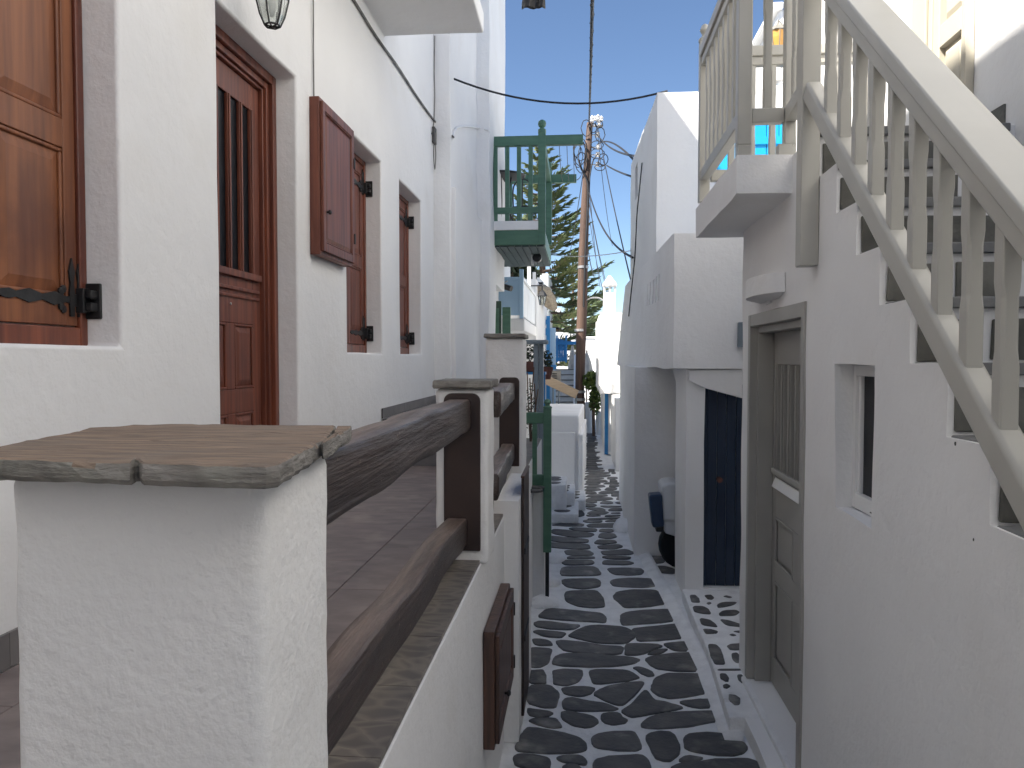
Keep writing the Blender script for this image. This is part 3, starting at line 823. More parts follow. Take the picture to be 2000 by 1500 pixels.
# ---- small cupboards fixed to walls
def cupboard(name, xf, u0, u1, v0, v1, dep, wood, label, knob_u, hinge_u, frame=.045):
    c = thing(name, xf(Vector(((u0 + u1) / 2, v0, 0))), label, 'cupboard')
    mb = MB(xf); mb.box((u0, v0, .001), (u1, v1, dep)); mb.build('case', wood, c, bevel=.004)
    mb = MB(xf); f = frame
    for r in (((u0 + .01, v0 + .02), (u0 + f, v1 - .02)), ((u1 - f, v0 + .02), (u1 - .004, v1 - .02)), ((u0 + f, v0 + .02), (u1 - f, v0 + .02 + f)), ((u0 + f, v1 - .02 - f), (u1 - f, v1 - .02))):
        mb.box((r[0][0], r[0][1], dep + .001), (r[1][0], r[1][1], dep + .018))
    dr = mb.build('cupboard_door', wood, c, bevel=.003)
    raised_panel(xf, u0 + f + .001, u1 - f - .001, v0 + .021 + f, v1 - .021 - f, dep + .003, wood, dr, rise=.011, edge=.03)
    sticking(xf, u0 + f + .001, u1 - f - .001, v0 + .021 + f, v1 - .021 - f, dep + .0155, wood, dr, .008)
    mb = MB(xf); mb.lathe(Vector((knob_u, v0 + (v1 - v0) * .28, dep + .017)), [(.006, 0), (.006, .01), (.013, .014), (.013, .02), (.006, .026)], 12)
    mb.build('knob', 'iron', dr, smooth=True)
    for v in (v0 + (v1 - v0) * .2, v0 + (v1 - v0) * .74):
        mb = MB(xf); mb.box((hinge_u - .012, v - .03, dep - .002), (hinge_u + .006, v + .03, dep + .024)); mb.build('hinge', 'iron', dr, bevel=.003)
    return c
cupboard('meter_cupboard', face_px(XW), 3.915, 4.475, 2.442, 3.258, .055, 'wood_red', 'red brown meter cupboard high on the wall between door and shutters', 3.975, 4.47)
hn = ONX(943, 1300, XP); hf = ONX(997, 1300, -.325)
cupboard('wall_hatch', face_px(XP), hn.y, hf.y, ONX(943, 1466, XP).z, ONX(943, 1234, XP).z, .045, 'hatch_wood', 'dark brown wooden hatch low on the white terrace wall beside the lane', hn.y + .22, hf.y, .06)
def edge_hatch():
    h = thing('cellar_hatch', (-.29, 4.35, .1), 'thin brown board door seen edge on low in the terrace wall', 'hatch')
    a = ONX(1019, 934, -.298); 
    y0 = ONX(1018.5, 1000, -.299).y
    mb = MB(); mb.box((-.300, y0, .07), (-.286, y0 + .38, a.z)); mb.build('board', 'timber_dark', h, bevel=.003)
    mb = MB(); mb.box((-.302, y0 - .004, a.z + .001), (-.284, y0 + .39, a.z + .012)); mb.build('top_strip', 'hatch_wood', h)
    for z in (.45, .9):
        mb = MB(); mb.box((-.2855, y0 + .02, z), (-.280, y0 + .30, z + .03)); mb.build('strap', 'iron', h)
edge_hatch()

# ---- lantern by the brown door
def lantern(c, r, h, label, parent_wall, m_glass, m_frame='iron', n=6):
    """tapered lantern hanging at c (its lowest point), with a bracket back to parent_wall"""
    t = thing('wall_lantern', c, label, 'lantern')
    c = Vector(c)
    prof = [(r * .46, .02 * h), (r * .72, .22 * h), (r * .95, .55 * h), (r, .8 * h)]
    ang = [2 * math.pi * (k + .5) / n for k in range(n)]
    for k in range(n):
        a, b = ang[k], ang[(k + 1) % n]
        pane = MB()
        for (r0, h0), (r1, h1) in zip(prof, prof[1:]):
            P = lambda rr, hh, q: c + Vector((math.cos(q) * rr * .97, math.sin(q) * rr * .97, hh))
            pane.add([P(r0, h0, a), P(r0, h0, b), P(r1, h1, b), P(r1, h1, a)], [(0, 1, 2, 3)])
        pane.build('pane', m_glass, t)
    fr = MB()
    for q in ang:
        fr.tube([c + Vector((math.cos(q) * rr, math.sin(q) * rr, hh)) for rr, hh in prof], r * .055, 6)
    for rr, hh in (prof[0], prof[-1]):
        for k in range(n):
            a, b = ang[k], ang[(k + 1) % n]
            fr.tube([c + Vector((math.cos(a) * rr, math.sin(a) * rr, hh)), c + Vector((math.cos(b) * rr, math.sin(b) * rr, hh))], r * .06, 6)
    for q in ang:
        fr.tube([c + Vector((math.cos(q) * prof[0][0], math.sin(q) * prof[0][0], prof[0][1])), c + Vector((0, 0, .0))], r * .045, 6)
    fr.build('frame', m_frame, t)
    rf = MB(); rf.lathe(c, [(r * 1.12, .8 * h), (r * 1.08, .83 * h), (r * .62, .98 * h), (r * .2, 1.06 * h), (r * .08, 1.16 * h)], n)
    rf.build('roof', m_frame, t)
    br = MB(); top = c + Vector((0, 0, 1.16 * h)); pw = Vector(parent_wall)
    br.tube([top, top + Vector((0, 0, .05 * h)), top + (pw - top) * .4 + Vector((0, 0, .18 * h)), Vector((pw.x, pw.y, top.z - .02))], r * .08, 8)
    br.lathe(Vector((pw.x, pw.y, top.z - .02)), [(r * .4, -.01), (r * .4, .01)], 10, 'x')
    br.build('bracket', m_frame, t)
    bl = MB(); bl.lathe(c, [(r * .12, .2 * h), (r * .3, .45 * h), (r * .22, .6 * h), (r * .1, .75 * h)], 8); bl.build('bulb', 'paint_white', t, smooth=True)
    return t
lc = ONX(532, 52, -1.25)
lantern(lc, .068, .20, 'black lantern with clear panes on the white wall over the brown door', (XW, lc.y, lc.z), 'lamp_glass')

# ---- cables on the left wall
def cable(name, pts, r, m, label, cat='cable', n=6, smooth=True):
    mb = MB(); mb.tube(pts, r, n)
    return mb.build(name, m, label=label, cat=cat, smooth=smooth)
def spline(pts, per=6):
    pts = [Vector(p) for p in pts]; q = []
    P = [pts[0] * 2 - pts[1]] + pts + [pts[-1] * 2 - pts[-2]]
    for i in range(1, len(P) - 2):
        for k in range(per):
            t = k / per
            a, b, c_, d_ = P[i - 1], P[i], P[i + 1], P[i + 2]
            q.append(.5 * ((2 * b) + (c_ - a) * t + (2 * a - 5 * b + 4 * c_ - d_) * t * t + (3 * b - a - 3 * c_ + d_) * t ** 3))
    q.append(pts[-1]); return q
xw = XW + .012
cable('wall_cable', spline([ONX(px, py, xw) for px, py in ((665, -40), (693, 4), (735, 72), (775, 128), (815, 190), (850, 238), (868, 252))] + [ONY(886, 268, 7.31)]), .0095, 'cable_grey', 'thick grey cable running diagonally down the white house wall')
cable('wall_wire', [ONX(612, -20, xw), ONX(612, 90, xw - .004), ONX(613, 190, xw)], .004, 'cable_grey', 'thin wire dropping straight down to the meter cupboard')
cable('wall_wire', spline([ONX(849, 70, xw), ONX(848, 140, xw), ONX(849, 190, xw), ONX(847, 240, xw), ONX(843, 262, xw)]), .005, 'cable_grey', 'thin wire hanging down the end corner of the white house')
def junction():
    p = ONX(845, 262, XW)
    t = thing('junction_box', p, 'small grey connector with loose wire loops near the wall corner', 'junction box')
    mb = MB(); mb.box((XW + .002, p.y - .05, p.z - .09), (XW + .03, p.y + .05, p.z + .06)); mb.build('case', 'cable_grey', t, bevel=.006)
    mb = MB(); mb.tube(spline([p + Vector((.02, -.03, -.08)), p + Vector((.02, -.06, -.22)), p + Vector((.02, .0, -.33)), p + Vector((.02, .05, -.2)), p + Vector((.02, .03, -.08))]), .005, 6); mb.build('wire_loop', 'cable_grey', t)
junction()

# ================================================================== SECOND WHITE HOUSE ON THE LEFT, GREEN BALCONY
ya = 7.335; yb = 9.15
xa = ONY(880, 400, ya).x; xb = ONY(928, 400, yb).x; xc = ONY(956, 400, yb).x
H2 = thing('house', (-2.2, 9, 0), 'plain white house with rounded corners carrying the green balcony', 'house')
finish(blocks([((-4.2, ya, 0), (xa, 9.85, 7.2)), ((-4.2, yb, 0), (xc, 9.85, 2.85)), ((-4.2, yb, 2.85), (xc, 11.0, 7.2)), ((-2.5, ya + .02, 0), (xa + .05, yb + .3, 3.55))], cell=.22), 'wall', 'plaster', H2, bevel=.085, seg=4, wob=.02, wsc=1.5)
px_ = ONY(884, 256, ya)
mb = MB(); mb.tube(spline([ONX(884, 270, xa + .01), ONX(889, 254, xa + .016), ONX(900, 248, xa + .016), ONX(918, 247, xa + .02), ONY(934, 250, yb - .03), ONY(955, 254, yb - .02)]), .013, 8); mb.build('conduit', 'plaster', H2, smooth=True)

def green_balcony():
    Y0, Y1 = 9.6, 11.75
    p = ONY(955, 440, Y0); q = ONY(1062, 440, Y0)
    x0, x1 = p.x - .15, q.x
    z_sl0, z_sl1 = ONY(1000, 449, Y0).z, ONY(1000, 431, Y0).z
    z_b0 = ONY(1000, 478, Y0).z
    t = thing('balcony', (x1, Y0, z_b0), 'green painted wooden balcony on white house with rails poking out over the lane', 'balcony')
    mb = MB(); mb.box((x0, Y0 + .01, z_sl0), (x1 - .02, Y1, z_sl1)); mb.build('slab', 'plaster', t, bevel=.01)
    mb = MB(); mb.box((x0, Y0 + .02, z_b0), (x1 + .01, Y0 + .10, z_sl0 - .002)); mb.build('fascia', 'paint_green', t, bevel=.004)
    mb = MB(); mb.box((x1 - .06, Y0 + .10, z_b0), (x1 + .01, Y1, z_sl0 - .002)); mb.build('edge_beam', 'paint_green', t, bevel=.004)
    n = 9
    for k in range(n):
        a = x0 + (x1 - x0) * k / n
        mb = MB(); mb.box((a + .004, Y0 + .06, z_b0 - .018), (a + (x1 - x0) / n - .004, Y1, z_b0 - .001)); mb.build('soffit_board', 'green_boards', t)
    ztop0, ztop1 = ONY(1000, 284, Y0).z, ONY(1000, 265, Y0).z
    zb0, zb1 = ONY(1000, 416, Y0).z, ONY(1000, 404, Y0).z
    xe = ONY(1139, 275, Y0).x
    for (Y, x_end, sh) in ((Y0 + .05, xe, True), (Y1 - .05, ONY(1126, 350, Y1).x, False)):
        mb = MB(); mb.box((x0, Y - .04, ztop0), (x_end, Y + .04, ztop1)); mb.build('top_rail', 'paint_green', t, bevel=.006)
        mb = MB(); mb.box((x0, Y - .03, zb0), (x1 - .03, Y + .03, zb1)); mb.build('bottom_rail', 'paint_green', t, bevel=.005)
        xp = x1 - .025
        zlow = ONY(1065, 520, Y0).z if sh else z_sl1
        mb = MB(); mb.box((xp - .045, Y - .045, z_b0 - .0 if sh else zlow), (xp + .045, Y + .045, ztop1 + .03)); 
        mb.lathe(Vector((xp, Y, ztop1 + .03)), [(.05, 0), (.05, .05), (.028, .06), (.028, .075), (.045, .09), (.052, .12), (.045, .15), (.02, .168), (.004, .17)], 14)
        mb.build('post', 'paint_green', t, bevel=.004)
        nb = 5
        for k in range(nb):
            xx = ONY(967 + 23 * k, 340, Y0).x
            if xx > x1 - .08: continue
            mb = MB(); mb.box((xx - .026, Y - .026, z_sl1 + .001), (xx + .026, Y + .026, ztop0 - .001)); mb.build('baluster', 'paint_green', t, bevel=.004)
    xp = x1 - .025
    mb = MB(); mb.box((xp - .035, Y0 + .1, ztop0 + .004), (xp + .035, Y1 - .1, ztop1 - .004)); mb.build('side_rail', 'paint_green', t, bevel=.005)
    for k in range(9):
        yy = Y0 + .25 + k * .2
        if yy > Y1 - .15: break
    # hanging lines between the rail ends
    for (pxx, i) in ((1092, 0), (1107, 1), (1120, 2)):
        A = ONY(pxx, 275, Y0 + .05); B = Vector((A.x, Y1 - .05, ztop0 + .02))
        mb = MB(); mb.tube(catenary(A + Vector((0, 0, -.02)), B, .12, 8), .004, 5); mb.build('washing_line', 'cable', t)
    # table and chair standing on it
    c = Vector((ONY(982, 344, 10.6).x, 10.6, z_sl1))
    tb = thing('cafe_table', c, 'round dark metal table on the green balcony', 'table')
    h = ONY(982, 343, 10.6).z - z_sl1
    mb = MB(); mb.lathe(c, [(.30, h - .02), (.315, h - .01), (.315, h), (.30, h + .006), (.01, h + .006)], 28); mb.build('table_top', 'iron', tb, smooth=False)
    for k in range(3):
        q = k * 2.094 + .4
        e = Vector((math.cos(q), math.sin(q), 0))
        mb = MB(); mb.tube(spline([c + e * .12 + Vector((0, 0, h - .02)), c + e * .07 + Vector((0, 0, h * .55)), c + e * .12 + Vector((0, 0, h * .3)), c + e * .26]), .012, 6); mb.build('leg', 'iron', tb)
    c = Vector((ONY(1018, 350, 11.1).x, 11.15, z_sl1))
    ch = thing('garden_chair', c, 'dark slender metal chair beside the round table on the green balcony', 'chair')
    mb = MB(); mb.lathe(c, [(.17, .43), (.18, .44), (.17, .455), (.01, .455)], 16); mb.build('seat', 'iron', ch)
    for (sx, sy) in ((1, 1), (1, -1), (-1, 1), (-1, -1)):
        mb = MB(); mb.tube([c + Vector((sx * .13, sy * .13, .43)), c + Vector((sx * .19, sy * .19, 0))], .011, 6); mb.build('leg', 'iron', ch)
    mb = MB(); mb.tube(spline([c + Vector((.13, .14, .44)), c + Vector((.13, .18, .8)), c + Vector((.0, .2, .92)), c + Vector((-.13, .18, .8)), c + Vector((-.13, .14, .44))]), .011, 6)
    mb.tube([c + Vector((0, .155, .45)), c + Vector((0, .2, .92))], .009, 6); mb.build('backrest', 'iron', ch)
    # floodlight under the balcony
    f = ONY(1046, 492, 10.4)
    fl = thing('floodlight', f, 'small black floodlight with white mount under the green balcony', 'lamp')
    mb = MB(); mb.lathe(f + Vector((.02, 0, -.08)), [(.02, -.06), (.06, -.05), (.065, .06), (.04, .08)], 14, 'y'); mb.build('head', 'black_plastic', fl)
    mb = MB(); mb.box((f.x - .06, f.y - .02, z_b0 - .16), (f.x - .025, f.y + .02, z_b0 - .019)); mb.build('mount', 'paint_white', fl, bevel=.004)
green_balcony()

# ================================================================== RIGHT HOUSE: STAIR, DOOR, LANDING
XR, XF = .93, 1.67
NR, RUN, RISE, ZLAND, YR0 = 13, .222, .183, 2.80, 3.16
RH = thing('house', (1.3, 3.5, 0), 'white house on the right with grey door under an outside stair', 'house')
sol = [((XR, YR0, 0), (XF, 4.555, ZLAND)), ((XF, -5, 0), (5.5, 6.45, 6.3)), ((.69, 3.53, 2.632), (1.2, 4.783, 2.802))]
for k in range(NR):
    sol.append(((XR, YR0 - RUN * (k + 1), 0), (XF, YR0 - RUN * k, ZLAND - RISE * (k + 1))))
GD0, GD1, GZ0, GZ1 = 3.285, 4.36, .12, 2.138
voi = [((XR, GD0, GZ0), (XR + .17, GD1, GZ1)), ((XR, 2.537, 1.355), (XR + .11, 2.908, 1.880))]
sol.append(((XR - .10, GD0 - .22, 0), (XR, 4.50, .085)))
finish(blocks(sol, voi, .16), 'wall', 'plaster', RH, bevel=.013, seg=3, wob=.007, wsc=3.2)

def riser_stones():
    rng = random.Random(21)
    for k in range(9):
        y = YR0 - RUN * k; zt = ZLAND - RISE * k; zb = zt - RISE
        x = XR + .012
        cuts = [x, x + rng.uniform(.17, .28), x + rng.uniform(.40, .52), XF - .012]
        for a, b in zip(cuts, cuts[1:]):
            mb = MB()
            e = [rng.uniform(0, .008) for _ in range(8)]
            pts = [Vector((a + e[0], y, zb + .004 + e[1])), Vector((b - .026 - e[2], y, zb + .004 + e[3])), Vector((b - .026 - e[4], y, zt - .052 - e[5])), Vector((a + e[6], y, zt - .052 - e[7]))]
            mb.prism([p + Vector((0, -.012, 0)) for p in pts], (0, .013, 0))
            mb.build('riser_stone', 'stone_step', RH, bevel=.004)
        mb = MB(); mb.box((XR + .006, y - .024, zt - .028), (XF - .03, y + (RUN - .012 if k else .25), zt + .004)); mb.build('tread', 'stone_nose', RH, bevel=.004, wob=.002, wsc=12)
    # stone skirting on the house wall above the landing
    for k in range(3):
        mb = MB(); mb.box((XF - .010, YR0 + .07 + k * .45, ZLAND + .004), (XF - .002, YR0 + .07 + (k + 1) * .45 - .006, 2.905)); mb.build('skirting_stone', 'stone_step', RH)
riser_stones()

def chips():
    rng = random.Random(77)
    for (px, py, r) in ((1868, 866, .003), (1904, 1054, .0022), (1562, 460, .0025)):
        p = ONX(px, py, XR - .001)
        pts = [p + Vector((0, r * math.cos(q) * rng.uniform(.5, 1.2), 1.6 * r * math.sin(q) * rng.uniform(.5, 1.2))) for q in [k * .785 for k in range(8)]]
        mb = MB(); mb.prism([q + Vector((-.004, 0, 0)) for q in pts], (.012, 0, 0)); mb.build('chip', 'stone_step', RH)
chips()

def grey_door():
    m = 'paint_door_grey'
    xf = face_nx(XR)
    f = MB(xf)
    f.box((GD0 + .001, GZ0, -.10), (GD0 + .05, GZ1 - .001, .010)); f.box((GD1 - .05, GZ0, -.10), (GD1 - .001, GZ1 - .001, .010)); f.box((GD0 + .05, GZ1 - .065, -.10), (GD1 - .05, GZ1 - .001, .009))
    f.box((GD0 + .05, GZ0, -.1145), (GD0 + .075, GZ1 - .065, -.03)); f.box((GD1 - .075, GZ0, -.1145), (GD1 - .05, GZ1 - .065, -.03)); f.box((GD0 + .075, GZ1 - .10, -.1145), (GD1 - .075, GZ1 - .065, -.031))
    f.build('door_frame', m, RH, bevel=.004)
    xf = face_nx(XR + .115)
    a, b = GD0 + .02, GD1 - .02
    top = GZ1 - .10
    q = .115
    gz0, gz1 = 1.30, top - .17
    s = MB(xf)
    s.box((a, GZ0 + .005, -.03), (a + q, top, 0)); s.box((b - q, GZ0 + .005, -.03), (b, top, 0)); s.box((a + q, gz1, -.03), (b - q, top, 0)); s.box((a + q, 1.05, -.03), (b - q, gz0, 0))
    s.box((a + q, .70, -.03), (b - q, .80, 0)); s.box((a + q, GZ0 + .005, -.03), (b - q, .27, 0))
    um = a + (b - a) * .5
    s.box((um - .05, .27, -.03), (um + .05, .70, 0)); s.box((um - .05, .80, -.03), (um + .05, 1.05, 0))
    door = s.build('door', m, RH, bevel=.004)
    for (u0, u1) in ((a + q, um - .05), (um + .05, b - q)):
        for (v0, v1) in ((.27, .70), (.80, 1.05)):
            raised_panel(xf, u0 + .001, u1 - .001, v0 + .001, v1 - .001, -.018, m, door, rise=.012, edge=.035)
            sticking(xf, u0 + .001, u1 - .001, v0 + .001, v1 - .001, .004, m, door, .014)
    g = MB(xf); g.box((a + q, gz0, -.040), (b - q, gz1, -.036)); g.build('glass', 'glass_dark', door)
    n = 6
    for k in range(n + 1):
        u = a + q + .012 + (b - a - 2 * q - .024) * k / n
        mb = MB(xf); mb.box((u - .012, gz0, -.018), (u + .012, gz1, .004)); mb.box((u - .006, gz0, .004), (u + .006, gz1, .014)); mb.build('bar', m, door, bevel=.002, seg=1)
    mb = MB(xf); mb.box((a + q - .02, gz0 - .02, .001), (b - q + .02, gz0 + .012, .022)); mb.build('sill_moulding', m, door, bevel=.006)
    mb = MB(xf); mb.prism([Vector((a + q + .02, gz0 - .085, .001)), Vector((a + q + .02, gz0 - .035, .001)), Vector((a + q + .02, gz0 - .035, .008)), Vector((a + q + .02, gz0 - .085, .028))], (b - a - 2 * q - .04, 0, 0)); mb.build('letter_flap', 'paint_white', door, bevel=.003)
    mb = MB(xf); mb.lathe(Vector((a + q * .5, .96, .0)), [(.022, 0), (.022, .006), (.010, .008), (.010, .03), (.024, .036), (.026, .05), (.012, .06)], 14); mb.build('door_knob', 'iron', door, smooth=True)
    th = MB(); th.box((XR - .03, GD0 + .002, .088), (XR + .16, GD1 - .002, .118)); th.build('threshold', 'limewash', RH, bevel=.008)
grey_door()

def small_window():
    xf = face_nx(XR + .072)
    y0, y1, z0, z1 = 2.540, 2.905, 1.358, 1.877
    f = MB(xf); t = .03
    f.box((y0, z0, -.03), (y0 + t, z1, .012)); f.box((y1 - t, z0, -.03), (y1, z1, .012)); f.box((y0 + t, z0, -.03), (y1 - t, z0 + .055, .012)); f.box((y0 + t, z1 - .04, -.03), (y1 - t, z1, .012))
    fr = f.build('window_frame', 'paint_white', RH, bevel=.004)
    for (a, b) in ((y0 + t, y0 + t + .022), (y1 - t - .022, y1 - t)):
        s = MB(xf); s.box((a, z0 + .055, -.025), (b, z1 - .04, .002)); s.build('sash', 'paint_white', fr, bevel=.003)
    g = MB(xf); g.box((y0 + t + .022, z0 + .055, -.014), (y1 - t - .022, z1 - .04, -.010)); g.build('pane', 'glass_dark', fr)
    for du in (.10, .16):
        w = MB(xf); w.box((y0 + du, z0 + .012, .012), (y0 + du + .02, z0 + .016, .0135)); w.build('drain_slot', 'iron', fr)
small_window()

def facade_door():
    m = 'paint_cream'
    xf = face_nx(XF)
    y0, y1 = 3.487, 4.03
    z0, z1 = ZLAND + .006, 4.85
    f = MB(xf); f.box((3.80, z0, .001), (y1, z1, .045)); f.box((3.835, z0, .045), (3.99, z1, .060)); f.box((y0 - .0, z1 - .09, .001), (3.80, z1, .045)); f.build('door_frame', m, RH, bevel=.004)
    s = MB(xf); q = .065
    a, b = y0, 3.798
    cuts = [(z0 + .12, 3.32), (3.42, 4.06), (4.16, 4.70)]
    s.box((a, z0, .001), (a + q * .6, z1 - .09, .040)); s.box((b - q, z0, .001), (b, z1 - .09, .040))
    lastz = z0
    for (v0, v1) in cuts:
        s.box((a + q * .6, lastz, .001), (b - q, v0, .040)); lastz = v1
    s.box((a + q * .6, lastz, .001), (b - q, z1 - .09, .040))
    d = s.build('door', m, RH, bevel=.004)
    for (v0, v1) in cuts:
        raised_panel(xf, a + q * .6 + .001, b - q - .001, v0 + .001, v1 - .001, .012, m, d, rise=.014, edge=.04)
facade_door()

# ---- grey wooden railing of stair and landing
RAIL = thing('stair_railing', (.9, 2.6, ZLAND), 'grey beige wooden railing of the outside stair and its landing', 'railing')
PG = 'paint_grey'
SL = RISE / RUN
def zline(y, z_at, y_at): return z_at + (y - y_at) * SL
XB = XR - .035
def railing():
    # lower rail and moulded hand rail on the stair
    y_hi, y_lo = 3.13, .55
    e0, e1 = ONX(1672, 412, XB - .031), ONX(1960, 985, XB - .031)
    s0z = lambda y: e0.z + .062 + (y - e0.y) * (e1.z - e0.z) / (e1.y - e0.y)
    h0 = ONX(1800, 170, XB); hz = lambda y: h0.z + (y - h0.y) * .845
    mb = MB(); mb.bar((XB, y_hi, s0z(y_hi)), (XB, y_lo, s0z(y_lo)), .062, .075); mb.build('lower_rail', PG, RAIL, bevel=.014, seg=3)
    mb = MB()
    for (w, h, dz) in ((.066, .055, -.030), (.085, .022, .008), (.112, .040, .038)):
        mb.bar((XB, y_hi, hz(y_hi) + dz), (XB, y_lo, hz(y_lo) + dz), w, h)
    mb.build('handrail', PG, RAIL, bevel=.007, seg=2)
    # balusters with chamfered blocks at both ends
    def baluster(L, w=.038):
        mb = MB(); c = Vector((0, 0, 0)); e = w / 2; n = e * .80
        def oc(h, c, z):      # square of half width h with corners cut by c
            return [Vector((x, y, z)) for x, y in ((h, h - c), (h - c, h), (c - h, h), (-h, h - c), (-h, c - h), (c - h, -h), (h - c, -h), (h, c - h))]
        b = .16
        mb.loft([oc(e, .0025, 0), oc(e, .0025, b), oc(e * .97, e * .42, b + .035), oc(e * .97, e * .42, L - b - .035), oc(e, .0025, L - b), oc(e, .0025, L)])
        o = mb.build('baluster', PG, None)
        return o
    yb = ONX(1645, 300, XB).y
    proto = None
    L = hz(2) - s0z(2) - .028
    for k in range(18):
        y = yb + .135 - .1485 * k
        if y < y_lo + .05: break
        org = Vector((XB, y, s0z(y) + .005))
        if proto is None:
            proto = baluster(L); proto.parent = RAIL; attach(proto, org, RAIL)
        else: instance(proto, org, RAIL)
    # posts
    zt = 3.72
    def post(x, y, z0, z1, w=.062, cap=False):
        mb = MB(); mb.box((x - w / 2, y - w / 2, z0), (x + w / 2, y + w / 2, z1))
        if cap: mb.lathe(Vector((x, y, z1)), [(w * .6, 0), (w * .6, .02), (w * .3, .035), (w * .3, .05), (w * .5, .07), (w * .3, .1), (.004, .11)], 12)
        return mb.build('post', PG, RAIL, bevel=.005)
    pb = ONX(1590, 515, XB)
    post(XB, 3.17, pb.z, 4.05, .072)
    xl = .725
    yn, yf = 3.575, 4.70
    post(xl, yn, ZLAND + .055, zt + .03); post(xl, yf, ZLAND + .03, zt + .05, cap=True); post(XB + .03, yn, ZLAND + .055, zt + .03, .05); post(XF - .05, yf, ZLAND + .03, zt + .03, .06)
    # feet under the posts
    for (x, y) in ((xl, yn), (XB + .01, yn)):
        mb = MB(); mb.box((x - .03, y - .03, ZLAND + .001), (x + .03, y + .03, ZLAND + .055)); mb.build('post_foot', PG, RAIL)
    zb = 2.985
    def run(p, q, n, name_t='top_rail'):
        p, q = Vector(p), Vector(q)
        mb = MB(); mb.bar(p + Vector((0, 0, zb)), q + Vector((0, 0, zb)), .05, .065); mb.build('bottom_rail', PG, RAIL, bevel=.006)
        mb = MB(); mb.bar(p + Vector((0, 0, zt - .02)), q + Vector((0, 0, zt - .02)), .075, .06); mb.bar(p + Vector((0, 0, zt - .075)), q + Vector((0, 0, zt - .075)), .05, .05); mb.build('top_rail', PG, RAIL, bevel=.006)
        for k in range(n):
            c = p.lerp(q, (k + 1) / (n + 1)); org = Vector((c.x, c.y, zb + .033))
            if k == 0 and not run.proto:
                o = baluster(zt - .10 - zb - .033, .036); attach(o, org, RAIL); run.proto.append(o)
            else: instance(run.proto[0], org, RAIL)
    run.proto = []
    run((xl, yn + .04, 0), (xl, yf - .04, 0), 7)
    run((xl + .032, yn, 0), (XB + .004, yn, 0), 1)
    run((XB + .03, yn - .026, 0), (XB + .005, 3.208, 0), 2)
    run((xl + .04, yf, 0), (XF - .08, yf, 0), 6)
    # lower ends of balusters below the bottom rail, standing on the slab
    for (x, y) in ((1.05, yf), (1.30, yf)):
        mb = MB(); mb.box((x - .025, y - .025, ZLAND + .003), (x + .025, y + .025, zb - .033)); mb.build('rail_block', PG, RAIL)
railing()

def half_round_lamp():
    p0 = ONX(1478, 560, XR); p1 = ONX(1535, 560, XR)
    y0, y1 = p1.y, p0.y
    zt = ONX(1535, 531, XR).z; zb_ = ONX(1535, 579, XR).z
    t = thing('wall_light', (XR, (y0 + y1) / 2, zb_), 'white half round plaster wall light above the grey door', 'wall light')
    n = 14; R = (y1 - y0) / 2; cy = (y0 + y1) / 2; dep = .10
    arc = [Vector((XR - .002 - dep * math.sin(math.pi * k / n), cy + R * math.cos(math.pi * k / n), 0)) for k in range(n + 1)]
    mb = MB()
    lo = [Vector((p.x * .35 + (XR - .002) * .65, cy + (p.y - cy) * .6, zb_)) for p in arc]; 
    mid_ = [Vector((p.x, p.y, zb_ + .02)) for p in arc]
    hi = [Vector((p.x, p.y, zt)) for p in arc]
    mb.loft([lo, mid_, hi]); mb.build('shade', 'plaster', t, bevel=.003)
    mb = MB(); mb.box((XR - .012, cy - .05, zb_ - .012), (XR - .001, cy + .05, zb_ + .01)); mb.build('base', 'plaster', t)
half_round_lamp()
lc = ONX(1519, 112, 1.50)
lantern(lc + Vector((0, 0, .03)), .060, .21, 'amber glass lantern hanging by the upper white wall behind the landing', (XF, lc.y, lc.z), 'amber', 'slate')
mb = MB(); c = ONX(1521, 150, 1.58); 
t = thing('wall_bell', c, 'small pale bell shaped fitting below the amber lantern', 'fitting')
mb.lathe(c, [(.05, -.05), (.045, -.02), (.025, .04), (.012, .07)], 12); mb.build('bell', 'plaster', t, smooth=True)
mb = MB(); mb.tube([c + Vector((0, 0, .07)), c + Vector((.05, 0, .09)), Vector((XF, c.y, c.z + .09))], .008, 6); mb.build('arm', 'slate', t)

# ================================================================== MIDDLE HOUSE ON THE RIGHT (overhanging upper floor)
MH = thing('house', (1.2, 8, 0), 'white house with overhanging upper floor over navy door and scooter porch', 'house')
xo = ONY(1315, 720, 6.0).x
ZO0, ZO1 = ONY(1315, 721, 6.0).z, ONY(1315, 455, 6.0).z
ZU = ONY(1290, 180, 7.54).z
xu = ONY(1281, 300, 7.54).x + .053
xp0 = ONY(1339, 1000, 6.07).x
dx0 = ONY(1376, 900, 6.07).x
sol = [((xo, 6.0, ZO0), (1.665, 10.3, ZO1)), ((xu, 7.54, ZO1 - .02), (3.6, 10.3, ZU)), ((1.665, 6.5, 0), (3.6, 10.3, ZO1)),
       ((xp0, 6.07, 0), (1.665, 6.75, ZO0 + .01)), ((.515, 7.42, 0), (1.665, 10.3, ZO0))]
voi = [((dx0, 6.07, .10), (1.32, 6.17, 1.70))]
for pxx in (1277.5, 1281.5, 1285.5, 1289.5, 1294):
    a = ONX(pxx, 560, xo)
    voi.append(((xo, a.y - .035, ONX(pxx, 598 - (pxx - 1277) * .6, xo).z), (xo + .05, a.y + .035, ONX(pxx, 556 - (pxx - 1277) * 1.2, xo).z)))
slits = []
for pxx, y0_, y1_ in ((1259, 322, 385), (1246, 352, 425)):
    a = ONX(pxx, y0_, xu); b = ONX(pxx, y1_, xu)
    slits.append((a.y, b.z, a.z)); voi.append(((xu, a.y - .17, b.z), (xu + .10, a.y + .17, a.z)))
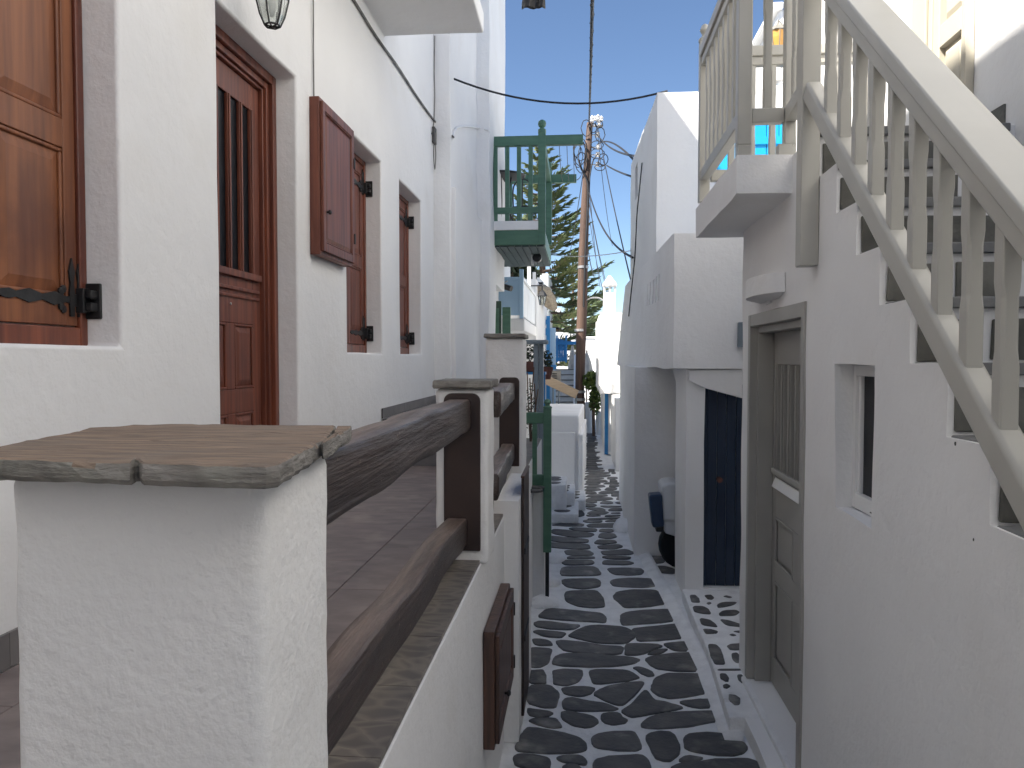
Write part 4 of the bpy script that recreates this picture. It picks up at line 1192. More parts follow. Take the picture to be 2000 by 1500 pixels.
def warp_mh(c):
    if c.z > ZO0 - .005 and xo - .05 < c.x < 1.2 and c.y > 6.0:
        k = max(0, 1 - (c.x - xo) / .5)
        c.x -= (.09 + .065 * (1 - min(1, max(0, (c.z - ZO0) / (ZO1 - ZO0))))) * (c.y - 6.0) / 2.9 * k
    return c
finish(blocks(sol, voi, .26), 'wall', 'plaster', MH, bevel=.02, seg=3, wob=.010, wsc=2.2, warp=warp_mh)
for (y, z0, z1) in slits:
    mb = MB(); mb.box((xu + .05, y - .168, z0 + .002), (xu + .06, y + .168, z1 - .002)); mb.build('window', 'glass_dark', MH, warp=warp_mh)
# sloping white hood over the navy door
hood = [ONY(*p, 6.03) for p in ((1345, 723), (1450, 721), (1450, 778), (1376, 758), (1345, 743))]
mb = MB(); mb.prism(hood, (0, .12, 0)); mb.build('hood', 'plaster', MH, bevel=.006)
def navy_door():
    xf = face_ny(6.15)
    x0, x1, z0, z1 = dx0 + .004, 1.316, .104, 1.695
    d = None
    n = 4
    f = MB(xf); f.box((x0, z0, -.01), (x0 + .03, z1, .012)); f.box((x1 - .03, z0, -.01), (x1, z1, .012)); f.box((x0 + .03, z1 - .04, -.01), (x1 - .03, z1, .012)); d = f.build('door_frame', 'paint_navy', MH, bevel=.003)
    for k in range(n):
        a = x0 + .03 + (x1 - x0 - .06) * k / n; b = x0 + .03 + (x1 - x0 - .06) * (k + 1) / n
        s = MB(xf); s.box((a + .002, z0, -.01), (b - .002, z1 - .04, .004)); s.build('door_board', 'paint_navy', d, bevel=.003)
    k = MB(xf); k.lathe(Vector((x0 + .12, .95, .004)), [(.02, 0), (.02, .005), (.009, .008), (.009, .03), (.022, .035), (.022, .05)], 12); k.build('handle', 'terracotta', d)
navy_door()
# spout and little fittings on the lane side
sp = ONX(1222, 697, .60)
mb = MB(); mb.tube([Vector((.66, sp.y, sp.z)), sp + Vector((-.07, -.1, -.01)), sp + Vector((-.10, -.12, -.015))], [.03, .03, .025], 10); mb.build('water_spout', 'plaster', MH, smooth=True)
mb = MB(); c = ONY(1446, 655, 5.98); mb.box((c.x - .02, 5.95, c.z - .09), (c.x + .10, 5.998, c.z + .10))
mb.build('switch_box', 'paint_bluegrey', bevel=.006, label='small grey box on the overhanging wall beside the corner of the right house', cat='box')
def cyan_door():
    xf = face_ny(7.54)
    a = ONY(1400, 224, 7.54); b = ONY(1545, 224, 7.54)
    d = thing('shutter_door', (a.x, 7.53, ZO1), 'bright cyan blue boarded double door on the sunny roof terrace', 'door')
    n = 6
    z0, z1 = ZO1 + .02, a.z
    for k in range(n):
        u = a.x + (b.x - a.x) * k / n
        mb = MB(xf); mb.box((u + .003, z0, .004), (u + (b.x - a.x) / n - .003, z1, .032)); mb.build('board', 'paint_cyan', d, bevel=.003)
    for z in (z0 + .25, z1 - .3):
        mb = MB(xf); mb.box((a.x + .01, z, .033), (b.x - .01, z + .07, .045)); mb.build('ledge', 'paint_cyan', d)
cyan_door()
def scooter():
    c = Vector((1.07, 6.98, .012))
    t = thing('scooter', c, 'white motor scooter with dark blue rear box parked behind the porch pillar', 'scooter')
    xr, xfw = -.16, .72
    for (x, r) in ((xr, .21), (xfw, .21)):
        w = MB(); w.lathe(c + Vector((x, 0, r)), [(r * .62, -.05), (r * .92, -.055), (r, -.03), (r, .03), (r * .92, .055), (r * .62, .05)], 22, 'y'); wh = w.build('wheel', 'rubber', t, smooth=False)
        w = MB(); w.lathe(c + Vector((x, 0, r)), [(.03, -.045), (r * .6, -.04), (r * .6, .04), (.03, .045)], 14, 'y'); w.build('rim', 'steel', wh)
    # body: side profile pushed across the width
    prof = [(-.33, .34), (-.34, .60), (-.30, .74), (.05, .72), (.16, .60), (.20, .36), (.40, .33), (.50, .42), (.55, .85), (.60, 1.0), (.66, .98), (.66, .5), (.74, .46), (.72, .40), (.52, .24), (.0, .22), (-.2, .3)]
    b = MB(); b.prism([c + Vector((x, -.14, z)) for x, z in prof], (0, .28, 0)); b.build('body', 'scooter_white', t, bevel=.025, seg=3)
    b = MB(); b.prism([c + Vector((x, -.13, z)) for x, z in ((-.05, .725), (-.04, .80), (.10, .79), (.16, .70))], (0, .26, 0)); b.build('seat', 'rubber', t, bevel=.02, seg=3)
    b = MB(); b.prism([c + Vector((x, -.21, z)) for x, z in ((-.44, .40), (-.475, .69), (-.36, .70), (-.34, .41))], (0, .16, 0)); b.build('storage_box', 'scooter_blue', t, bevel=.02, seg=3)
    b = MB(); b.prism([c + Vector((x, -.17, z)) for x, z in ((-.355, .45), (-.365, .77), (-.30, .80), (-.06, .78), (-.06, .45))], (0, .34, 0)); b.build('rear_case', 'scooter_white', t, bevel=.03, seg=3)
    b = MB(); b.tube([c + Vector((.62, 0, .95)), c + Vector((.58, 0, 1.06))], .03, 10); b.tube(spline([c + Vector((.50, -.34, 1.06)), c + Vector((.56, -.2, 1.08)), c + Vector((.58, 0, 1.06)), c + Vector((.56, .2, 1.08)), c + Vector((.50, .34, 1.06))]), .016, 8); b.build('handlebar', 'black_plastic', t)
    b = MB(); b.lathe(c + Vector((.66, 0, .86)), [(.03, -.02), (.08, 0), (.075, .03), (.02, .045)], 14, 'x'); b.build('headlight', 'porcelain', t)
    b = MB(); b.box(c + Vector((-.40, -.09, .34)), c + Vector((-.33, .09, .40))); b.build('tail_bracket', 'black_plastic', t, bevel=.01)
scooter()
# big wall far right, beyond the landing
t = thing('house', (4, 11.5, 0), 'tall sunlit white house wall rising beyond the landing on the right', 'house')
finish(blocks([((2.55, 10.4, 0), (5.5, 14, 6.45))], cell=.5), 'wall', 'plaster_far', t, bevel=.06, seg=3, wob=.02, wsc=1)
mb = MB(); mb.bar((2.53, 10.35, 6.47), (2.53, 14, 6.47), .14, .08); mb.build('coping', 'plaster_far', t, bevel=.02)

# ================================================================== FAR RIGHT: CHIMNEY HOUSE
def chimney_house():
    Y = 14.6
    P = lambda px, py: ONY(px, py, Y)
    t = thing('house', (P(1195, 700).x, Y, 0), 'sunlit white house with a little capped chimney at the end of the lane', 'house')
    zs = P(1190, 768).z; zt = P(1190, 611).z; x0 = P(1172, 700).x; x1 = P(1300, 700).x
    xl = P(1195, 800).x
    finish(blocks([((x0, Y, zs), (x1, Y + 4, zt)), ((x0 + .12, Y + .5, 0), (x1, Y + 4, zs + .01)), ((xl, Y - 1.6, 0), (x1, Y + .6, P(1200, 770).z))], cell=.3), 'wall', 'plaster_far', t, bevel=.04, seg=3, wob=.02, wsc=2)
    a, b = P(1179, 600), P(1203, 600)
    zc0, zc1 = zt - .02, P(1190, 571).z
    w = b.x - a.x
    ch = MB(); ch.box((a.x, Y + .02, zc0), (b.x, Y + .02 + w, zc1)); ch = ch.build('chimney', 'plaster_far', t, bevel=.015)
    z2 = P(1190, 558).z
    for k in range(3):
        for yy in (Y + .03, Y + w - .04):
            x = a.x + .0 + w * k / 2 * .86
            mb = MB(); mb.box((x, yy, zc1), (x + w * .14, yy + .035, z2)); mb.build('pier', 'plaster_far', ch)
    cp = MB(); cp.box((a.x - .02, Y, z2), (b.x + .02, Y + w + .04, z2 + .03))
    zc = P(1190, 537).z; cx = (a.x + b.x) / 2; cy = Y + .02 + w / 2
    cp.loft([[Vector((a.x - .02, Y, z2 + .03)), Vector((b.x + .02, Y, z2 + .03)), Vector((b.x + .02, Y + w + .04, z2 + .03)), Vector((a.x - .02, Y + w + .04, z2 + .03))], [Vector((cx + i * .02, cy + j * .02, zc)) for i, j in ((-1, -1), (1, -1), (1, 1), (-1, 1))]])
    cp.build('chimney_cap', 'plaster_far', ch, bevel=.01)
    # flat panel outline, blue door underneath
    p0, p1 = P(1204, 660), P(1216, 695)
    mb = MB(); mb.box((p0.x, Y - .012, p1.z), (p1.x, Y + .002, p0.z)); mb.build('window_shutter', 'paint_white', t, bevel=.004)
    d0, d1 = ONY(1176, 770, Y + .5), ONY(1180, 835, Y + .5)
    mb = MB(); mb.box((x0 + .125 - .02, Y + .49, .02), (x0 + .125 + .05, Y + .499, zs - .02)); mb.build('door', 'paint_blue', t)
chimney_house()

# ================================================================== MID-LEFT: GREEN GATE, PIER, STEPS, LOW WALL
def green_gate():
    Y = 5.95
    P = lambda px, py, y=Y: ONY(px, py, y)
    xl, xr = P(1012, 950).x, P(1064, 950).x
    zt = P(1040, 947).z
    t = thing('wall_pier', ((xl + xr) / 2, Y, 0), 'low white pier with dark stones in its top under the green gate', 'wall')
    finish(blocks([((xl, Y, 0), (xr, Y + .55, zt))], cell=.12), 'shaft', 'plaster', t, bevel=.02, seg=3, wob=.006, wsc=6)
    for (px, py) in ((1042, 958), (1046, 951)):
        p0 = ONZ(px, py, zt); mb = MB(); slab_poly(mb, [(p0.x + .07 * math.cos(q) , p0.y + .05 * math.sin(q)) for q in [k * .524 for k in range(12)]], zt - .01, zt + .006); mb.build('stone', 'stone', t)
    g = thing('garden_gate', (P(1070, 900).x, Y - .06, P(1070, 1075).z), 'dark green painted gate post and rails above the low white pier', 'gate')
    a, b = P(1062, 800), P(1077, 1075)
    G = 'paint_green_dark'
    mb = MB(); mb.box((a.x, Y - .07, b.z), (b.x, Y - .005, P(1070, 797).z))
    cx = (a.x + b.x) / 2; zt2 = P(1070, 797).z; r = (b.x - a.x) / 2
    mb.lathe(Vector((cx, Y - .037, zt2)), [(r * 1.15, 0), (r * 1.15, .012), (r * .6, .022), (r * .6, .03), (r * .95, .045), (r * .7, .065), (.003, .075)], 12)
    mb.build('post', 'paint_green', g, bevel=.004)
    for (p0, p1, nm) in ((805, 826, 'top_rail'), (925, 947, 'bottom_rail')):
        mb = MB(); mb.box((P(1005, p0).x, Y - .06, P(1040, p1).z), (a.x, Y - .02, P(1040, p0).z)); mb.build(nm, 'paint_green', g, bevel=.004)
    for k in range(3):
        x = P(1045 - 21 * k, 850).x
        mb = MB(); mb.box((x - .018, Y - .055, P(1040, 925).z), (x + .018, Y - .025, P(1040, 826).z)); mb.build('baluster', 'paint_green', g, bevel=.003)
    mb = MB(); mb.box((P(1066, 1000).x, Y - .068, .05), (P(1073, 1000).x, Y - .02, b.z)); mb.build('post_foot', 'iron', g)
green_gate()

def low_wall_and_steps():
    t = thing('garden_wall', (-.2, 11, 0), 'low white garden wall block beside the stone steps', 'wall')
    zt = ONY(1100, 811, 11).z
    poly = [(-.75, 11.0), (ONY(1131, 900, 11).x, 11.0), (.06, 13.8), (-.75, 13.8)]
    mb = MB(); mb.prism([Vector((x, y, 0)) for x, y in poly], (0, 0, zt)); mb.build('shaft', 'plaster', t, bevel=.03, seg=3)
    mb = MB(); mb.prism([Vector((x, y - .05, 0)) for x, y in ((-.75, 11.0), (-.08, 11.0), (-.08, 11.06), (-.75, 11.06))], (0, 0, zt * .78)); mb.build('plinth', 'plaster', t, bevel=.02, seg=3)
    mb = MB(); mb.prism([Vector((x, y, 0)) for x, y in ((-.035, 10.93), (.03, 10.93), (.10, 13.8), (.02, 13.8))], (0, 0, ONY(1138, 848, 11).z)); mb.build('buttress', 'plaster', t, bevel=.02, seg=3)
    s = thing('stone_steps', (-.3, 9.6, 0), 'white painted steps with three dark stones in each tread', 'steps')
    data = [(.12, .36, ((1103, 980), (1101, 988.5), (1098, 998))), (.14, .32, ((1120, 961), (1120, 966), (1118, 972))),
            (.28, .30, ((1101, 949), (1100, 953), (1098, 958))), (.42, .30, ((1083, 933), (1084, 937), (1082, 943)))]
    for (z, w, dots) in data:
        P = [ONZ(a, b, z) for a, b in dots]
        cx = sum(p.x for p in P) / 3; ya, yb = P[2].y - .14, P[0].y + .16
        mb = MB(); mb.box((cx - w / 2, ya, 0), (cx + w / 2, yb, z)); st = mb.build('step', 'limewash', s, bevel=.02, seg=3)
        for p in P:
            r = w * .27
            pts = [(p.x + r * math.cos(q) * (1 + .1 * math.sin(3 * q)), p.y + .085 * math.sin(q)) for q in [j * .5236 for j in range(12)]]
            mb = MB(); slab_poly(mb, pts, z - .01, z + .006, .008, .004); mb.build('stone', 'stone', st)
low_wall_and_steps()

# ================================================================== FAR LEFT CLUSTER
def leaf_cloud(mb, c, rad, n, size, rng, flat=1.0):
    c = Vector(c)
    for _ in range(n):
        while True:
            v = Vector((rng.uniform(-1, 1), rng.uniform(-1, 1), rng.uniform(-1, 1)))
            if v.length < 1: break
        v = v * (.55 + .45 * v.length)
        p = c + Vector((v.x * rad[0], v.y * rad[1], v.z * rad[2]))
        a = Vector((rng.uniform(-1, 1), rng.uniform(-1, 1), rng.uniform(-.6, .8))).normalized()
        b = a.orthogonal().normalized(); s = size * rng.uniform(.6, 1.3)
        q = rng.uniform(0, 6.28); b = b * math.cos(q) + a.cross(b) * math.sin(q)
        mb.add([p - a * s, p + b * s * .45, p + a * s, p - b * s * .45], [(0, 1, 2, 3)])

def far_left():
    rng = random.Random(31)
    # grey-blue frame behind the end pillar
    Y = 7.9; P = lambda px, py, y=Y: ONY(px, py, y)
    t = thing('trellis_frame', (P(1052, 700).x, Y, 0), 'blue grey painted post and rail frame behind the end pillar', 'frame')
    a, b = P(1042, 672), P(1061, 672)
    mb = MB(); mb.box((a.x, Y, 0), ((a.x + b.x) / 2, Y + .1, a.z)); mb.build('post', 'paint_bluegrey', t, bevel=.006)
    mb = MB(); mb.box(((a.x + b.x) / 2 + .004, Y + .03, 0), (b.x, Y + .12, a.z)); mb.build('post', 'paint_bluegrey', t, bevel=.006)
    mb = MB(); mb.box((P(1015, 665).x, Y - .03, a.z), (P(1070, 665).x, Y + .15, P(1040, 664).z)); mb.build('rail', 'paint_bluegrey', t, bevel=.006)
    for (px, py0, py1, y, lab) in ((1040, 690, 706, 8.6, 'leafy plant in a brown red trough behind the end pillar'),):
        c = ONY(px, py1, y); zt = c.z; zb_ = ONY(px, 726, y).z
        pt = thing('potted_plant', (c.x, y, zb_), lab, 'plant')
        mb = MB(); mb.box((c.x - .14, y - .1, zb_), (c.x + .08, y + .1, zt)); mb.build('trough', 'terracotta', pt, bevel=.01)
        lf = MB(); leaf_cloud(lf, (c.x - .03, y, zt + .09), (.14, .12, .12), 130, .03, rng); lf.build('foliage', 'leaves_dark', pt)
        sf = thing('plant_shelf', (c.x, y, 0), 'blue shelf carrying the brown red plant trough', 'shelf')
        sh = MB(); sh.box((c.x - .25, y - .12, zb_ - .03), (c.x + .15, y + .13, zb_ - .002)); sh.build('shelf_board', 'paint_blue', sf)
        for (lx, ly) in ((-.24, -.1), (.10, .06)):
            sh = MB(); sh.box((c.x + lx, y + ly, 0), (c.x + lx + .04, y + ly + .04, zb_ - .031)); sh.build('leg', 'paint_blue', sf)
    c = ONY(1067, 705, 9.2)
    pt = thing('potted_plant', (c.x, 9.2, 0), 'dark leafy plant in a hanging pot right of the blue grey posts', 'plant')
    lf = MB(); leaf_cloud(lf, c, (.09, .09, .13), 170, .025, rng); lf.build('foliage', 'leaves_dark', pt)
    mb = MB(); mb.tube([Vector((c.x, 9.2, c.z - .02)), Vector((c.x - .28, 9.2, c.z + .1)), Vector((c.x - .75, 9.2, c.z + .1))], .012, 6); mb.build('bracket', 'iron', pt)
    mb = MB(); mb.lathe(Vector((c.x, 9.2, c.z - .22)), [(.05, 0), (.08, .12), (.085, .15), (.06, .15)], 12); mb.build('pot', 'terracotta', pt)
    c = ONY(1036, 770, 7.0)
    pt = thing('climbing_plant', (c.x, 7.0, .9), 'thin climbing plant with dark leaves against the white wall above the green gate', 'plant')
    st = MB()
    for k in range(5):
        x = c.x + rng.uniform(-.05, .05)
        st.tube(spline([Vector((c.x, 7.0, 1.1)), Vector((x, 7.0 + rng.uniform(-.04, .04), 1.4)), Vector((x + rng.uniform(-.05, .05), 7.0, 1.62 + .05 * k))]), .006, 5)
    st.build('stem', 'bark', pt)
    lf = MB(); leaf_cloud(lf, (c.x, 7.0, 1.45), (.07, .06, .26), 150, .018, rng); lf.build('foliage', 'leaves_dark', pt)
    # green louvred door leaf open beside the end pillar
    Y = 7.6; a, b = ONY(966, 590, 10.9), ONY(996, 650, 10.9)
    g = thing('door_leaf', (a.x, 10.9, 2.0), 'open green shutter leaves above the tall end pillar', 'shutters')
    for (p0, p1, py, yy) in ((962, 979, 588, 10.92), (981, 997, 600, 10.86)):
        A, B = ONY(p0, py, yy), ONY(p1, 690, yy)
        mb = MB(); mb.box((A.x, yy, 1.2), (B.x, yy + .05, A.z)); l = mb.build('leaf', 'paint_green_dark' if p0 < 970 else 'paint_green', g, bevel=.006)
        w = B.x - A.x
        for (z0, z1) in ((1.35, 1.95), (2.02, A.z - .1)):
            mb = MB(); mb.box((A.x + w * .25, yy - .008, z0), (B.x - w * .25, yy + .004, z1)); mb.build('panel', 'paint_green', l, bevel=.003)
    # house with the pale blue and white boarded balcony
    Y0 = 12.0
    P = lambda px, py, y=Y0: ONY(px, py, y)
    h = thing('house', (-1.6, 15, 0), 'white house with boarded pale blue balcony hanging over the lane', 'house')
    xh = P(974, 600).x
    finish(blocks([((-3.4, 10.98, 0), (xh, 20, 3.3)), ((-3.4, 15.4, 0), (P(1049, 600, 15.4).x, 20, P(1049, 545, 15.4).z)), ((-4.0, 14.1, 0), (-2.0, 21.8, 5.3))], cell=.5), 'wall', 'plaster_far', h, bevel=.03, seg=2, wob=.015, wsc=1.5)
    x1 = P(1022, 600).x
    yfar = 15.2
    zb0, zb1, zt1 = P(1000, 646).z, P(1000, 622).z, P(1000, 541).z
    mb = MB(); mb.box((xh - .1, Y0 + .02, zb0), (x1 + .02, yfar, zb1)); mb.build('balcony_slab', 'plaster_far', h, bevel=.02)
    fr = MB(); fr.box((xh, Y0, zb1 + .05), (x1 - .06, Y0 + .03, zt1 - .04)); fr.build('balcony_panel', 'paint_sky', h)
    fr = MB(); fr.box((xh, Y0 - .015, zt1 - .04), (x1 - .06, Y0 + .05, zt1)); fr.build('balcony_rail', 'paint_sky', h, bevel=.005)
    fr = MB(); fr.box((x1 - .06, Y0 - .02, zb1 + .002), (x1, Y0 + .06, zt1 + .12)); fr.build('balcony_post', 'paint_sky', h, bevel=.005)
    n = 3
    for k in range(n):
        ya_, yb_ = Y0 + .08 + (yfar - Y0 - .08) * k / n, Y0 + .08 + (yfar - Y0 - .08) * (k + 1) / n
        mb = MB(); mb.box((x1 - .05, ya_ + .02, zb1 + .04), (x1 - .01, yb_ - .02, zt1 - .06)); mb.build('balcony_board', 'paint_white', h, bevel=.006)
    mb = MB(); mb.box((x1 - .07, Y0 + .06, zt1 - .05), (x1 + .01, yfar, zt1)); mb.build('balcony_rail', 'paint_white', h, bevel=.005)
    for yy in (13.6, 15.1):
        mb = MB(); mb.box((x1 - .05, yy, zt1), (x1 + .01, yy + .07, zt1 + .42)); mb.build('awning_post', 'paint_white', h)
    # security camera on the side of it
    c = P(990, 562, 11.1)
    cm = thing('security_camera', c, 'dark bullet camera on an arm in front of the pale blue balcony', 'camera')
    mb = MB(); mb.tube([Vector((xh + .0 - .06, 11.15, c.z + .01)), c + Vector((-.05, 0, .01))], .012, 8); mb.build('arm', 'paint_white', cm)
    mb = MB(); mb.tube([c + Vector((-.05, 0, .02)), c + Vector((.07, -.06, -.02))], .042, 12); mb.build('body', 'black_plastic', cm)
    mb = MB(); mb.add([c + Vector(v) for v in ((-.07, -.04, .05), (-.07, .04, .05), (.01, .03, .09), (.01, -.05, .09), (-.07, -.04, .06), (-.07, .04, .06), (.01, .03, .10), (.01, -.05, .10))], [(0, 1, 2, 3), (7, 6, 5, 4), (0, 4, 5, 1), (1, 5, 6, 2), (2, 6, 7, 3), (3, 7, 4, 0)]); mb.build('shade', 'steel', cm)
    # lantern hanging further along
    xw2 = P(1049, 600, 15.4).x
    c = ONX(1059, 596, xw2 + .2)
    l = thing('street_lantern', c, 'small black lantern on the white wall past the pale blue balcony', 'lantern')
    mb = MB(); mb.lathe(c, [(.04, 0), (.07, .16)], 6); mb.build('glass', 'lamp_glass', l)
    mb = MB(); mb.lathe(c, [(.09, .16), (.05, .23), (.012, .26), (.012, .34)], 6); mb.tube([c + Vector((0, 0, .34)), c + Vector((-.2, 0, .34))], .012, 6)
    for k in range(6):
        q = k * 1.047; e = Vector((math.cos(q), math.sin(q), 0)); mb.tube([c + e * .042, c + e * .072 + Vector((0, 0, .16))], .007, 5)
    mb.build('frame', 'iron', l)
    # rolled reed awning
    A = ONX(1050, 556, xw2 + .12); B = ONX(1064, 604, xw2 + .16)
    aw = MB()
    a0, b0 = ONY(1050, 566, 15.5), ONY(1082, 600, 18.0)
    aw.tube([a0, a0.lerp(b0, .35) + Vector((0, 0, .1)), a0.lerp(b0, .7) + Vector((0, 0, .02)), b0], [.10, .16, .15, .08], 10)
    aw.build('reed_awning', 'thatch', wob=.05, wsc=8, label='rolled beige reed awning under the eaves of the white house', cat='awning')
    # blue carpentry further down
    Yb = 19.0; Q = lambda px, py, y=Yb: ONY(px, py, y)
    b = thing('blue_porch', (Q(1070, 700).x, Yb, 0), 'deep blue wooden porch post with rails far down the lane', 'porch')
    mb = MB(); mb.box((Q(1067, 620).x, Yb, .6), (Q(1074, 620).x, Yb + .1, Q(1070, 617).z)); mb.build('post', 'paint_blue', b)
    mb = MB(); mb.box((Q(1049, 641).x, Yb, Q(1060, 655).z), (Q(1067, 641).x, Yb + .08, Q(1060, 641).z)); mb.build('lattice_rail', 'paint_blue', b)
    mb = MB(); mb.bar(Q(1050, 668), Q(1068, 625), .05, .05); mb.build('brace', 'paint_blue', b)
    mb = MB(); mb.box((Q(1074, 715).x, Yb, Q(1074, 721).z), (Q(1086, 715).x, Yb + .4, Q(1074, 713).z)); mb.build('shelf', 'paint_blue', b)
    mb = MB(); mb.box((Q(1073, 650).x, Yb + .1, .6), (Q(1085, 650).x, Yb + .2, Q(1080, 640).z)); mb.build('side_wall', 'paint_sky', b)
    Yd = 21.0
    d = thing('blue_gate', (Q(1097, 690, Yd).x, Yd, 1.6), 'bright blue boarded gate with rails at the top of the far steps', 'gate')
    for k in range(4):
        A, B = Q(1087 + 4.4 * k, 660 + k * 1.5, Yd), Q(1091 + 4.4 * k, 706, Yd)
        mb = MB(); mb.box((A.x, Yd, B.z), (B.x, Yd + .05, A.z)); mb.build('board', 'paint_blue', d)
    for (p0, p1) in ((667, 673), (698, 704)):
        A, B = Q(1085, p0, Yd), Q(1130 if p0 < 680 else 1105, p1, Yd)
        mb = MB(); mb.box((A.x, Yd - .05, B.z), (B.x, Yd - .005, A.z)); mb.build('rail', 'paint_blue', d)
    for px in (1086, 1104):
        A, B = Q(px, 655, Yd), Q(px + 3.5, 708, Yd)
        mb = MB(); mb.box((A.x, Yd - .06, B.z), (B.x, Yd + .06, A.z)); mb.build('post', 'paint_blue', d)
    # far steps with cheek wall
    Ys = 20.0
    s = thing('steps', (Q(1107, 800, Ys).x, Ys, 0), 'far flight of white steps with dark edged treads', 'steps')
    n = 11
    x0, x1s = Q(1066, 800, Ys).x, Q(1119, 800, Ys).x
    for k in range(n):
        z1 = (k + 1) * .145; y = Ys + k * .2
        mb = MB(); mb.box((x0, y, 0 if k == 0 else z1 - .30), (x1s, Ys + n * .2 + .5, z1 - .025)); mb.build('step', 'plaster_far', s)
        mb = MB(); mb.box((x0, y - .03, z1 - .024), (x1s, y + .22, z1)); mb.build('tread', 'slate', s)
    mb = MB(); xc0, xc1 = Q(1119, 800, Ys).x, Q(1126, 800, Ys).x
    mb.prism([Vector((xc0 + .005, y, z)) for y, z in ((Ys - .1, 0), (Ys - .1, .35), (Ys + n * .2, n * .145 + .4), (Ys + n * .2 + .5, n * .145 + .4), (Ys + n * .2 + .5, 0))], (xc1 - xc0, 0, 0)); mb.build('cheek_wall', 'plaster_far', s, bevel=.02)
    # tan board leaning across, air conditioner units on a stand
    A, B = ONY(1060, 733, 16.5), ONY(1127, 768, 16.5)
    mb = MB(); mb.bar(A + Vector((0, 0, -.06)), B + Vector((0, 0, -.03)), .06, .19); sb = thing('slanted_board', (A.x, 16.5, 0), 'long tan board sloping on slim posts in front of the far steps', 'board'); mb.build('board', 'tan', sb, bevel=.006)
    mb = MB(); mb.box((A.x - .04, 16.46, 0), (A.x + .03, 16.54, A.z - .1)); mb.build('post', 'paint_bluegrey', sb)
    mb = MB(); mb.box((B.x - .05, 16.545, 0), (B.x + .0, 16.6, B.z - .05)); mb.build('post', 'paint_bluegrey', sb)
    ac = thing('air_conditioner', (ONY(1086, 760, 17.6).x, 17.6, 0), 'beige air conditioner unit on a stand beside the far steps', 'air conditioner')
    A, B = ONY(1076, 724, 17.6), ONY(1095, 752, 17.6)
    mb = MB(); mb.box((A.x, 17.6, B.z), (B.x, 17.9, A.z)); cs = mb.build('case', 'ac', ac, bevel=.01)
    w = B.x - A.x
    for k in range(5):
        z = B.z + (A.z - B.z) * (.15 + .15 * k)
        mb = MB(); mb.box((A.x + w * .12, 17.592, z), (A.x + w * .62, 17.601, z + .022)); mb.build('slat', 'iron', cs)
    for x in (A.x + .03, B.x - .06):
        mb = MB(); mb.box((x, 17.65, 0), (x + .03, 17.85, B.z - .002)); mb.build('leg', 'paint_bluegrey', ac)
    # closed parasols
    for (px, yy, pt_, pb_, w, lab, mm) in ((1118, 22.5, 672, 735, .11, 'closed pale canvas parasol left of the wooden pole', 'canvas'), (1146, 22.0, 688, 752, .17, 'half closed grey parasol behind the wooden pole', 'canvas')):
        c0, c1 = ONY(px, pb_, yy), ONY(px, pt_, yy)
        p = thing('parasol', (c0.x, yy, 0), lab, 'parasol')
        mb = MB(); rings = []
        for (f, r) in ((0, .9), (.1, 1.0), (.35, .95), (.7, .6), (.95, .2), (1.0, .06)):
            rings.append([Vector((c0.x + math.cos(q) * w * r * (1 + .22 * math.cos(6 * q)), yy + math.sin(q) * w * r * (1 + .22 * math.cos(6 * q)), c0.z + (c1.z - c0.z) * f)) for q in [k * .2618 for k in range(24)]])
        mb.loft(rings); mb.build('canopy', mm, p, smooth=True)
        mb = MB(); mb.tube([Vector((c0.x, yy, 0)), Vector((c0.x, yy, c1.z + .06))], .022, 8); mb.build('pole', 'pole_wood', p)
    # bush and white planter
    c = ONY(1156, 745, 18.8)
    bs = thing('bush', (c.x, 18.8, 0), 'yellow green bush spilling over beside the sunlit white wall', 'bush')
    lf = MB(); leaf_cloud(lf, (c.x, 18.8, c.z + .02), (.22, .22, .24), 900, .05, rng); leaf_cloud(lf, (c.x + .08, 18.85, c.z - .45), (.16, .2, .38), 700, .05, rng); lf.build('foliage', 'leaves', bs)
    st = MB(); st.tube([Vector((c.x + .05, 18.8, 0)), Vector((c.x + .03, 18.82, c.z))], .04, 8); st.build('trunk', 'bark', bs)
    for (px, h_, r, lab) in ((1148, .75, .13, 'white cylindrical planter left at the foot of the bush'), (1164, .55, .09, 'slim white planter right at the foot of the bush')):
        q = ONZ(px, 825 if px < 1155 else 822, 0); mb = MB(); mb.lathe(Vector((q.x, 19.6 if px < 1155 else 19.2, 0)), [(r, 0), (r, h_), (r * 1.15, h_ + .03), (r * .8, h_ + .03), (r * .75, h_ - .05)], 16)
        mb.build('planter', 'plaster_far', label=lab, cat='planter', smooth=False)
    # sunlit white garden walls behind
    w = thing('garden_wall', (.5, 26, 0), 'long low sunlit white wall closing the lane behind the bush', 'wall')
    A, B = ONY(1128, 661, 26), ONY(1230, 661, 26)
    finish(blocks([((A.x, 26, 0), (B.x, 26.3, A.z))], cell=.5), 'shaft', 'plaster_far', w, bevel=.03, wob=.02, wsc=1)
    mb = MB(); mb.box((A.x - .02, 25.97, A.z + .001), (B.x, 26.33, A.z + .06)); mb.build('coping', 'plaster_far', w, bevel=.015)
far_left()

